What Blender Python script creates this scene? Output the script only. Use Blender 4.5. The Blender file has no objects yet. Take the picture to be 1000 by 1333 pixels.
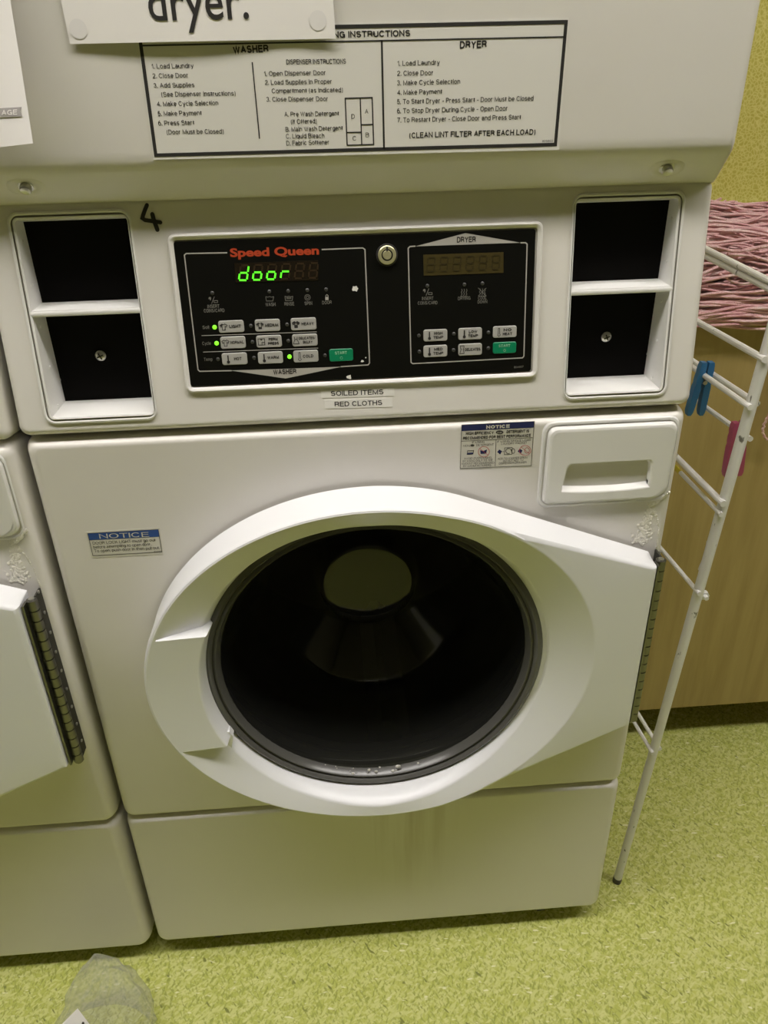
import bpy, math, random
from mathutils import Vector, Matrix
from mathutils.geometry import tessellate_polygon

random.seed(7)
scn = bpy.context.scene
COL = scn.collection

# ------------------------------------------------------------------ camera
CAM = Vector((-0.0250, -0.7400, 1.1700))
YAW, PITCH, ROLL, FPX = 0.0600, -0.5090, -0.0250, 1010.0
_c, _s = math.cos, math.sin
_f = Vector((_s(YAW) * _c(PITCH), _c(YAW) * _c(PITCH), _s(PITCH)))
_r = Vector((_c(YAW), -_s(YAW), 0))
_u = _r.cross(_f)
CR = _c(ROLL) * _r + _s(ROLL) * _u
CU = -_s(ROLL) * _r + _c(ROLL) * _u
cam_d = bpy.data.cameras.new('camera')
cam_d.sensor_width = 36.0
cam_d.lens = FPX * 36.0 / 1333.0
cam_d.clip_start = 0.02
cam = bpy.data.objects.new('camera', cam_d)
COL.objects.link(cam)
cam.matrix_world = Matrix(((CR.x, CU.x, -_f.x, CAM.x), (CR.y, CU.y, -_f.y, CAM.y),
                           (CR.z, CU.z, -_f.z, CAM.z), (0, 0, 0, 1)))
scn.camera = cam

# ------------------------------------------------------------------ world, exposure
wld = bpy.data.worlds.new('world')
scn.world = wld
wld.use_nodes = True
wld.node_tree.nodes['Background'].inputs[0].default_value = (0.9, 0.88, 0.8, 1)
wld.node_tree.nodes['Background'].inputs[1].default_value = 0.05
scn.view_settings.view_transform = 'Standard'
scn.view_settings.look = 'None'
scn.view_settings.gamma = 1.0
scn.view_settings.exposure = 0.0
scn.view_settings.use_curve_mapping = False
LAMP = 20.5                       # ceiling tube strength
LAMPCOL = (1.0, 0.955, 0.915)


# ------------------------------------------------------------------ materials
def mat(name, col, rough=0.5, metal=0.0, spec=0.5, emit=None, es=0.0, coat=0.0):
    m = bpy.data.materials.new(name)
    m.use_nodes = True
    b = m.node_tree.nodes['Principled BSDF']
    b.inputs['Base Color'].default_value = (*col, 1)
    b.inputs['Roughness'].default_value = rough
    b.inputs['Metallic'].default_value = metal
    b.inputs['Specular IOR Level'].default_value = spec
    b.inputs['Coat Weight'].default_value = coat
    if emit:
        b.inputs['Emission Color'].default_value = (*emit, 1)
        b.inputs['Emission Strength'].default_value = es
    return m


def nd(m, t, **kw):
    n = m.node_tree.nodes.new(t)
    for k, v in kw.items():
        setattr(n, k, v)
    return n


def lk(m, a, b):
    m.node_tree.links.new(a, b)


def bsdf(m):
    return m.node_tree.nodes['Principled BSDF']


def ramp(m, fac, stops):
    r = nd(m, 'ShaderNodeValToRGB')
    el = r.color_ramp.elements
    while len(el) < len(stops):
        el.new(0.5)
    for e, (p, c) in zip(el, stops):
        e.position = p
        e.color = (*c, 1)
    lk(m, fac, r.inputs[0])
    return r.outputs[0]


def objcoord(m, scale=(1, 1, 1), rot=(0, 0, 0)):
    tc = nd(m, 'ShaderNodeTexCoord')
    mp = nd(m, 'ShaderNodeMapping')
    mp.inputs['Scale'].default_value = scale
    mp.inputs['Rotation'].default_value = rot
    lk(m, tc.outputs['Object'], mp.inputs[0])
    return mp.outputs[0]


def noise(m, vec, scale, detail=2.0, rough=0.5):
    n = nd(m, 'ShaderNodeTexNoise')
    n.inputs['Scale'].default_value = scale
    n.inputs['Detail'].default_value = detail
    n.inputs['Roughness'].default_value = rough
    lk(m, vec, n.inputs['Vector'])
    return n.outputs['Fac']


def mixc(m, fac, a, b, mode='MIX'):
    x = nd(m, 'ShaderNodeMix', data_type='RGBA', blend_type=mode)
    if isinstance(fac, (int, float)):
        x.inputs[0].default_value = fac
    else:
        lk(m, fac, x.inputs[0])
    for i, q in ((6, a), (7, b)):
        if isinstance(q, tuple):
            x.inputs[i].default_value = (*q, 1)
        else:
            lk(m, q, x.inputs[i])
    return x.outputs[2]


def bump(m, h, strength=0.2, dist=0.002):
    b = nd(m, 'ShaderNodeBump')
    b.inputs['Strength'].default_value = strength
    b.inputs['Distance'].default_value = dist
    lk(m, h, b.inputs['Height'])
    lk(m, b.outputs[0], bsdf(m).inputs['Normal'])


ENAM = (0.74, 0.715, 0.665)
M_enamel = mat('white_enamel', ENAM, 0.34)
v = objcoord(M_enamel)
lk(M_enamel, ramp(M_enamel, noise(M_enamel, v, 9, 4, 0.6), [(0.3, (0.72, 0.69, 0.635)), (0.7, ENAM)]),
   bsdf(M_enamel).inputs['Base Color'])
bump(M_enamel, noise(M_enamel, v, 700, 1), 0.03, 0.0006)

# the kick panel: the same enamel with old brown drip marks under the door
M_kick = mat('stained_enamel', ENAM, 0.36)
v1 = objcoord(M_kick, (38, 1, 2.2))
st = ramp(M_kick, noise(M_kick, v1, 1.0, 3, 0.6), [(0.48, (0, 0, 0)), (0.68, (1, 1, 1))])
tc = nd(M_kick, 'ShaderNodeTexCoord')
sp = nd(M_kick, 'ShaderNodeSeparateXYZ')
lk(M_kick, tc.outputs['Object'], sp.inputs[0])
mx = nd(M_kick, 'ShaderNodeMapRange', interpolation_type='SMOOTHSTEP')
mx.inputs[1].default_value = 0.20
mx.inputs[2].default_value = 0.02
lk(M_kick, sp.outputs[0], mx.inputs[0])
mx2 = nd(M_kick, 'ShaderNodeMapRange', interpolation_type='SMOOTHSTEP')
mx2.inputs[1].default_value = -0.05
mx2.inputs[2].default_value = -0.02
lk(M_kick, sp.outputs[0], mx2.inputs[0])
mz = nd(M_kick, 'ShaderNodeMapRange', interpolation_type='SMOOTHSTEP')
mz.inputs[1].default_value = 0.06
mz.inputs[2].default_value = 0.28
lk(M_kick, sp.outputs[2], mz.inputs[0])
a1 = nd(M_kick, 'ShaderNodeMath', operation='MULTIPLY')
lk(M_kick, mx.outputs[0], a1.inputs[0]); lk(M_kick, mx2.outputs[0], a1.inputs[1])
a2 = nd(M_kick, 'ShaderNodeMath', operation='MULTIPLY')
lk(M_kick, a1.outputs[0], a2.inputs[0]); lk(M_kick, mz.outputs[0], a2.inputs[1])
a3 = nd(M_kick, 'ShaderNodeMath', operation='MULTIPLY')
lk(M_kick, a2.outputs[0], a3.inputs[0]); lk(M_kick, st, a3.inputs[1])
a4 = nd(M_kick, 'ShaderNodeMath', operation='MULTIPLY')
lk(M_kick, a3.outputs[0], a4.inputs[0]); a4.inputs[1].default_value = 0.35
lk(M_kick, mixc(M_kick, a4.outputs[0], ENAM, (0.33, 0.25, 0.12)), bsdf(M_kick).inputs['Base Color'])

M_doorplastic = mat('white_door_plastic', (0.79, 0.79, 0.80), 0.3)
M_frame = mat('white_plastic', (0.77, 0.76, 0.73), 0.38)
M_bezel = mat('silver_bezel', (0.74, 0.72, 0.68), 0.35)
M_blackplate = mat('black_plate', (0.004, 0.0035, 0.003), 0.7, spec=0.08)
M_panel = mat('black_panel', (0.005, 0.005, 0.004), 0.3, spec=0.25)
M_print = mat('grey_print', (0.42, 0.40, 0.36), 0.5)
M_dimprint = mat('dim_print', (0.17, 0.165, 0.145), 0.5)
M_red = mat('red_print', (0.42, 0.05, 0.012), 0.5)
M_black = mat('black_ink', (0.022, 0.02, 0.018), 0.6)
M_ink = mat('soft_black_ink', (0.05, 0.045, 0.04), 0.6)
M_button = mat('grey_button', (0.40, 0.39, 0.36), 0.45)
M_green = mat('green_button', (0.0, 0.21, 0.09), 0.4)
M_greenprint = mat('pale_green_print', (0.25, 0.52, 0.33), 0.5)
M_led_off = mat('unlit_indicator', (0.045, 0.045, 0.042), 0.4)
M_led_on = mat('lit_green_indicator', (0.05, 0.2, 0.02), 0.4, emit=(0.22, 1.0, 0.02), es=1.5)
M_seg = mat('lit_green_segment', (0.05, 0.3, 0.02), 0.4, emit=(0.10, 1.0, 0.02), es=1.4)
M_segoff = mat('unlit_segment', (0.030, 0.017, 0.006), 0.4)
M_dispdark = mat('display_window', (0.012, 0.008, 0.004), 0.25)
M_dispdry = mat('olive_display_window', (0.055, 0.042, 0.012), 0.3)
M_dispseg = mat('olive_segment', (0.036, 0.027, 0.008), 0.4)
M_key = mat('brass_key_ring', (0.55, 0.52, 0.30), 0.35, 0.6)
M_decal = mat('decal_film', (0.76, 0.74, 0.69), 0.4)
M_sticker = mat('sticker_film', (0.62, 0.60, 0.52), 0.4)
M_navy = mat('navy_print', (0.012, 0.018, 0.10), 0.5)
M_blue = mat('blue_print', (0.02, 0.07, 0.26), 0.5)
M_redline = mat('red_line', (0.5, 0.06, 0.05), 0.5)
M_tape = mat('label_tape', (0.80, 0.78, 0.73), 0.35)
M_paper = mat('paper', (0.86, 0.83, 0.80), 0.75, spec=0.2)
M_papergrey = mat('grey_banner_print', (0.42, 0.39, 0.38), 0.7)
M_tack = mat('tack_mark', (0.79, 0.765, 0.75), 0.6)
M_steel = mat('steel', (0.55, 0.54, 0.50), 0.3, 0.9)
M_hinge = mat('dull_steel', (0.20, 0.195, 0.18), 0.3, 0.95)
M_darksteel = mat('dark_gap', (0.03, 0.028, 0.02), 0.6)
M_drum = mat('drum_steel', (0.20, 0.20, 0.18), 0.42, 0.85)
M_gasket = mat('dark_rubber', (0.05, 0.05, 0.045), 0.35)
M_rim = mat('grey_rim', (0.085, 0.083, 0.075), 0.22)
M_residue = mat('dried_detergent', (0.78, 0.75, 0.66), 0.2)
M_crumb = mat('pale_crumbs', (0.6, 0.58, 0.54), 0.5)
M_groove = mat('dark_groove', (0.20, 0.18, 0.13), 0.6)  # dark hairline colour for the groove in the recess moulding
M_foot = mat('grey_foot', (0.08, 0.075, 0.06), 0.6)

# window glass: a tinted pane that reflects at a glance
M_glass = bpy.data.materials.new('smoked_glass')
M_glass.use_nodes = True
nt = M_glass.node_tree
nt.nodes.remove(nt.nodes['Principled BSDF'])
tr = nd(M_glass, 'ShaderNodeBsdfTransparent'); tr.inputs[0].default_value = (0.36, 0.36, 0.33, 1)
gl = nd(M_glass, 'ShaderNodeBsdfGlossy'); gl.inputs['Roughness'].default_value = 0.05
gl.inputs[0].default_value = (0.9, 0.9, 0.85, 1)
lw = nd(M_glass, 'ShaderNodeLayerWeight'); lw.inputs[0].default_value = 0.5
pw = nd(M_glass, 'ShaderNodeMath', operation='POWER'); lk(M_glass, lw.outputs['Facing'], pw.inputs[0]); pw.inputs[1].default_value = 4.0
fr = nd(M_glass, 'ShaderNodeMath', operation='MULTIPLY_ADD'); lk(M_glass, pw.outputs[0], fr.inputs[0]); fr.inputs[1].default_value = 0.6; fr.inputs[2].default_value = 0.045
mxs = nd(M_glass, 'ShaderNodeMixShader')
lk(M_glass, fr.outputs[0], mxs.inputs[0]); lk(M_glass, tr.outputs[0], mxs.inputs[1]); lk(M_glass, gl.outputs[0], mxs.inputs[2])
dd = nd(M_glass, 'ShaderNodeBsdfDiffuse'); dd.inputs[0].default_value = (0.5, 0.5, 0.45, 1)      # grey veil of reflected light mixed in as a faint dusty film
mxd = nd(M_glass, 'ShaderNodeMixShader'); mxd.inputs[0].default_value = 0.02
lk(M_glass, mxs.outputs[0], mxd.inputs[1]); lk(M_glass, dd.outputs[0], mxd.inputs[2])
lk(M_glass, mxd.outputs[0], nt.nodes['Material Output'].inputs[0])

# thin clear plastic of the bag
M_bag = bpy.data.materials.new('clear_plastic')
M_bag.use_nodes = True
nt = M_bag.node_tree
nt.nodes.remove(nt.nodes['Principled BSDF'])
tr = nd(M_bag, 'ShaderNodeBsdfTransparent'); tr.inputs[0].default_value = (0.97, 0.97, 0.96, 1)
gl = nd(M_bag, 'ShaderNodeBsdfGlossy'); gl.inputs['Roughness'].default_value = 0.08
df = nd(M_bag, 'ShaderNodeBsdfDiffuse'); df.inputs[0].default_value = (0.85, 0.85, 0.82, 1)
lw = nd(M_bag, 'ShaderNodeLayerWeight'); lw.inputs[0].default_value = 0.5
pw = nd(M_bag, 'ShaderNodeMath', operation='POWER'); lk(M_bag, lw.outputs['Facing'], pw.inputs[0]); pw.inputs[1].default_value = 4.0
fr = nd(M_bag, 'ShaderNodeMath', operation='MULTIPLY_ADD'); lk(M_bag, pw.outputs[0], fr.inputs[0]); fr.inputs[1].default_value = 0.40; fr.inputs[2].default_value = 0.09
m1 = nd(M_bag, 'ShaderNodeMixShader'); m1.inputs[0].default_value = 0.20
m2 = nd(M_bag, 'ShaderNodeMixShader')
lk(M_bag, tr.outputs[0], m1.inputs[1]); lk(M_bag, df.outputs[0], m1.inputs[2])
lk(M_bag, fr.outputs[0], m2.inputs[0]); lk(M_bag, m1.outputs[0], m2.inputs[1]); lk(M_bag, gl.outputs[0], m2.inputs[2])
lk(M_bag, m2.outputs[0], nt.nodes['Material Output'].inputs[0])

# lime vinyl floor with elongated flecks
M_floor = mat('lime_vinyl', (0.42, 0.46, 0.08), 0.42)
base = None
col = ramp(M_floor, noise(M_floor, objcoord(M_floor), 6, 3), [(0.3, (0.43, 0.46, 0.095)), (0.7, (0.49, 0.515, 0.125))])
for i, (ang, sc, c, lo, hi) in enumerate([
        (0.5, 260, (0.58, 0.60, 0.22), 0.52, 0.66), (1.9, 280, (0.30, 0.33, 0.06), 0.54, 0.68),
        (2.7, 250, (0.60, 0.61, 0.24), 0.54, 0.68), (1.1, 300, (0.33, 0.36, 0.075), 0.55, 0.68),
        (2.3, 240, (0.57, 0.59, 0.21), 0.55, 0.68), (0.1, 190, (0.72, 0.71, 0.42), 0.70, 0.76),
        (0.9, 170, (0.20, 0.22, 0.045), 0.70, 0.77)]):
    tcx = nd(M_floor, 'ShaderNodeTexCoord')
    mp = nd(M_floor, 'ShaderNodeMapping')
    mp.inputs['Rotation'].default_value = (0, 0, ang)
    mp.inputs['Location'].default_value = (i * 3.7, i * 1.3, i * 2.1)
    lk(M_floor, tcx.outputs['Object'], mp.inputs[0])
    m_ = nd(M_floor, 'ShaderNodeVectorMath', operation='MULTIPLY')
    m_.inputs[1].default_value = (0.38, 1.0, 1.0)
    lk(M_floor, mp.outputs[0], m_.inputs[0])
    n_ = noise(M_floor, m_.outputs[0], sc, 1.0, 0.4)
    k = ramp(M_floor, n_, [(lo, (0, 0, 0)), (hi, (1, 1, 1))])
    col = mixc(M_floor, k, col, c)
lk(M_floor, col, bsdf(M_floor).inputs['Base Color'])

# yellow green wall covering with a fine crackle
M_wall = mat('crackle_wallcovering', (0.3, 0.3, 0.06), 0.5)
vw = objcoord(M_wall)
vo = nd(M_wall, 'ShaderNodeTexVoronoi', feature='DISTANCE_TO_EDGE')
vo.inputs['Scale'].default_value = 150
wn = nd(M_wall, 'ShaderNodeTexNoise'); wn.inputs['Scale'].default_value = 30
lk(M_wall, vw, wn.inputs['Vector'])
wm = nd(M_wall, 'ShaderNodeVectorMath', operation='MULTIPLY_ADD')
lk(M_wall, wn.outputs['Color'], wm.inputs[0]); wm.inputs[1].default_value = (0.02, 0.02, 0.02)
lk(M_wall, vw, wm.inputs[2]); lk(M_wall, wm.outputs[0], vo.inputs['Vector'])
wc = ramp(M_wall, vo.outputs['Distance'], [(0.02, (0.70, 0.66, 0.22)), (0.12, (0.58, 0.53, 0.11)), (0.45, (0.49, 0.44, 0.065))])
lk(M_wall, wc, bsdf(M_wall).inputs['Base Color'])
M_plainwall = mat('painted_wall', (0.15, 0.14, 0.08), 0.7)
M_ceil = mat('ceiling_grey', (0.34, 0.33, 0.30), 0.8)
M_farwall = mat('dark_painted_wall', (0.11, 0.10, 0.07), 0.8)

# cabinet laminate with soft upright grain
M_wood = mat('olive_tan_laminate', (0.3, 0.2, 0.08), 0.45)
vg = objcoord(M_wood, (14, 14, 1.1))
g = noise(M_wood, vg, 3.0, 5, 0.6)
lk(M_wood, ramp(M_wood, g, [(0.28, (0.33, 0.235, 0.080)), (0.5, (0.40, 0.295, 0.11)), (0.75, (0.45, 0.34, 0.135))]),
   bsdf(M_wood).inputs['Base Color'])
M_counter = mat('pale_counter', (0.68, 0.65, 0.58), 0.4)
M_toe = mat('dark_plinth', (0.06, 0.05, 0.025), 0.7)

# rack paint, worn through in places
M_rack = mat('white_rack_paint', (0.76, 0.75, 0.72), 0.35)
vr = objcoord(M_rack, (1, 1, 0.35))
k = ramp(M_rack, noise(M_rack, vr, 95, 3, 0.6), [(0.66, (0, 0, 0)), (0.70, (1, 1, 1))])
lk(M_rack, mixc(M_rack, k, (0.76, 0.75, 0.72), (0.16, 0.15, 0.13)), bsdf(M_rack).inputs['Base Color'])
M_bluepeg = mat('blue_plastic', (0.03, 0.16, 0.36), 0.4)
M_pinkpeg = mat('pink_plastic', (0.42, 0.07, 0.16), 0.4)
M_yellow = mat('yellow_paint', (0.6, 0.5, 0.03), 0.5)
M_yarn = mat('pink_cotton_yarn', (0.6, 0.3, 0.3), 0.95, spec=0.1)
vy = objcoord(M_yarn, (9, 75, 75))
yc = ramp(M_yarn, noise(M_yarn, vy, 2.2, 3, 0.7),
          [(0.25, (0.52, 0.24, 0.26)), (0.42, (0.68, 0.38, 0.39)), (0.55, (0.76, 0.50, 0.49)), (0.70, (0.84, 0.70, 0.66))])
lk(M_yarn, yc, bsdf(M_yarn).inputs['Base Color'])
bump(M_yarn, noise(M_yarn, objcoord(M_yarn, (1, 1, 1)), 420, 2, 0.6), 0.7, 0.0025)
M_lamp = mat('lamp_diffuser', (0.9, 0.9, 0.88), 0.5, emit=LAMPCOL, es=LAMP)
M_lampframe = mat('lamp_frame', (0.7, 0.7, 0.68), 0.4)


# ------------------------------------------------------------------ geometry helpers
class Plane:
    """a flat work surface: a to the right, b up, c towards the room"""
    def __init__(s, o, ux, uy):
        s.o, s.ux, s.uy = Vector(o), Vector(ux).normalized(), Vector(uy).normalized()
        s.n = s.ux.cross(s.uy)

    def P(s, a, b, c=0.0):
        return s.o + s.ux * a + s.uy * b + s.n * c

    def at(s, u, v, c=0.0):
        d = CR * ((u - 500) / FPX) - CU * ((v - 666.5) / FPX) + _f
        o = s.o + s.n * c
        q = CAM + d * ((o - CAM).dot(s.n) / d.dot(s.n)) - s.o
        return q.dot(s.ux), q.dot(s.uy)


def point_y(u, v, y):
    d = CR * ((u - 500) / FPX) - CU * ((v - 666.5) / FPX) + _f
    return CAM + d * ((y - CAM.y) / d.y)


TILT = math.radians(8.3)
ZF = 0.8627
FRONT = Plane((0, 0, 0), (1, 0, 0), (0, 0, 1))
FASC = Plane((0, 0, ZF), (1, 0, 0), (0, math.sin(TILT), math.cos(TILT)))
DRY = Plane((0, 0.004, 0), (1, 0, 0), (0, 0, 1))
LIP = Plane((0, 0.004, 1.110), (1, 0, 0), (0, -0.026, 0.031))


class MB:
    def __init__(s):
        s.v, s.f, s.m, s.sm = [], [], [], []

    def pt(s, p):
        s.v.append(tuple(p))
        return len(s.v) - 1

    def face(s, idx, m=0, smooth=True):
        s.f.append(tuple(idx)); s.m.append(m); s.sm.append(smooth)

    def poly(s, pts, m=0, smooth=False):
        s.face([s.pt(p) for p in pts], m, smooth)

    def box(s, a, b, m=0):
        x0, y0, z0 = a; x1, y1, z1 = b
        i = [s.pt(p) for p in ((x0, y0, z0), (x1, y0, z0), (x1, y1, z0), (x0, y1, z0),
                               (x0, y0, z1), (x1, y0, z1), (x1, y1, z1), (x0, y1, z1))]
        for q in ((0, 3, 2, 1), (4, 5, 6, 7), (0, 1, 5, 4), (1, 2, 6, 5), (2, 3, 7, 6), (3, 0, 4, 7)):
            s.face([i[k] for k in q], m, False)

    def loft(s, loops, m=0, closed=True, cap0=False, cap1=False, smooth=True):
        ids = [[s.pt(p) for p in L] for L in loops]
        n = len(loops[0])
        for A, B in zip(ids, ids[1:]):
            for k in range(n if closed else n - 1):
                j = (k + 1) % n
                s.face((A[k], A[j], B[j], B[k]), m, smooth)
        if cap0: s.face(ids[0][::-1], m, False)
        if cap1: s.face(ids[-1], m, False)
        return ids

    def fill(s, plane, outer, holes=(), c=0.0, m=0, smooth=False):
        loops = [[Vector((a, b, 0)) for a, b in L] for L in (outer, *holes)]
        ids = []
        for L in (outer, *holes):
            ids += [s.pt(plane.P(a, b, c)) for a, b in L]
        flat = [q for L in loops for q in L]
        for t in tessellate_polygon(loops):
            q = [flat[k] for k in t]
            ar = (q[1] - q[0]).cross(q[2] - q[0]).z
            if abs(ar) < 1e-14: continue
            t = t if ar > 0 else t[::-1]
            s.face([ids[k] for k in t], m, smooth)

    def tube(s, pts, r, n=8, m=0, cap=True):
        pts = [Vector(p) for p in pts]
        rr = r if isinstance(r, (list, tuple)) else [r] * len(pts)
        d = (pts[1] - pts[0]).normalized()
        up = Vector((0, 0, 1)) if abs(d.z) < 0.9 else Vector((1, 0, 0))
        a = d.cross(up).normalized()
        loops = []
        for i, p in enumerate(pts):
            d = (pts[min(i + 1, len(pts) - 1)] - pts[max(i - 1, 0)]).normalized()
            a = (a - d * a.dot(d)).normalized()
            b = d.cross(a)
            loops.append([p + (a * math.cos(t) + b * math.sin(t)) * rr[i] for t in
                          [2 * math.pi * k / n for k in range(n)]])
        s.loft(loops, m, True, cap, cap)

    def lathe(s, c, prof, n=64, m=0, plane=FRONT):
        """prof: (radius, c towards the room); c is the (a, b) centre on the plane"""
        loops = [[plane.P(c[0] + r * math.cos(2 * math.pi * k / n), c[1] + r * math.sin(2 * math.pi * k / n), d)
                  for k in range(n)] for r, d in prof]
        return s.loft(loops, m)

    def disc(s, plane, c, r, h, m=0, n=20):
        L = [(c[0] + r * math.cos(2 * math.pi * k / n), c[1] + r * math.sin(2 * math.pi * k / n)) for k in range(n)]
        s.loft([[plane.P(a, b, h * 0.0) for a, b in L], [plane.P(a, b, h) for a, b in L]], m, smooth=True)
        s.fill(plane, L, (), h, m)

    def stroke(s, plane, pts, w, c, m=0, closed=False):
        P = [Vector((a, b)) for a, b in pts]
        n = len(P)
        L, R = [], []
        for i in range(n):
            if closed:
                d0 = (P[i] - P[i - 1]).normalized(); d1 = (P[(i + 1) % n] - P[i]).normalized()
            else:
                d0 = (P[i] - P[max(i - 1, 0)]); d1 = (P[min(i + 1, n - 1)] - P[i])
                d0 = d0.normalized() if d0.length > 0 else d1.normalized()
                d1 = d1.normalized() if d1.length > 0 else d0
            t = (d0 + d1)
            t = t.normalized() if t.length > 1e-6 else d0
            nn = Vector((-t.y, t.x))
            k = 1.0 / max(0.5, abs(nn.dot(Vector((-d1.y, d1.x)))))
            L.append(s.pt(plane.P(*(P[i] + nn * w / 2 * k), c)))
            R.append(s.pt(plane.P(*(P[i] - nn * w / 2 * k), c)))
        for i in range(n if closed else n - 1):
            j = (i + 1) % n
            s.face((R[i], R[j], L[j], L[i]), m, False)

    def text(s, plane, body, p0, p1, h, c=0.0003, m=0, bold=0.0, fit=True, shear=0.0):
        vs, fs, x0, x1 = face_glyphs(body, bold) if shear == 'face' else glyphs(body, bold, shear)
        p0, p1 = Vector(p0), Vector(p1)
        d = (p1 - p0)
        L = d.length
        d.normalize()
        up = Vector((-d.y, d.x))
        sx = L / (x1 - x0) if fit else h / CAPH
        sy = h / CAPH
        ids = [s.pt(plane.P(*(p0 + d * ((x - x0) * sx) + up * (y * sy)), c)) for x, y in vs]
        for f in fs:
            s.face([ids[k] for k in f], m, False)

    def build(s, name, mats, parent=None, sharp=32):
        me = bpy.data.meshes.new(name)
        me.from_pydata(s.v, [], s.f)
        for q in (mats if isinstance(mats, (list, tuple)) else [mats]):
            me.materials.append(q)
        me.polygons.foreach_set('material_index', s.m)
        me.polygons.foreach_set('use_smooth', s.sm)
        me.update()
        me.set_sharp_from_angle(angle=math.radians(sharp))
        o = bpy.data.objects.new(name, me)
        COL.objects.link(o)
        if parent:
            o.parent = parent
        return o


_gc = {}
CAPH = 0.7


def E(cx, cy, rx, ry, a0, a1, n=10):
    return [(cx + rx * math.cos(math.radians(a0 + (a1 - a0) * k / n)), cy + ry * math.sin(math.radians(a0 + (a1 - a0) * k / n))) for k in range(n + 1)]


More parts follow.
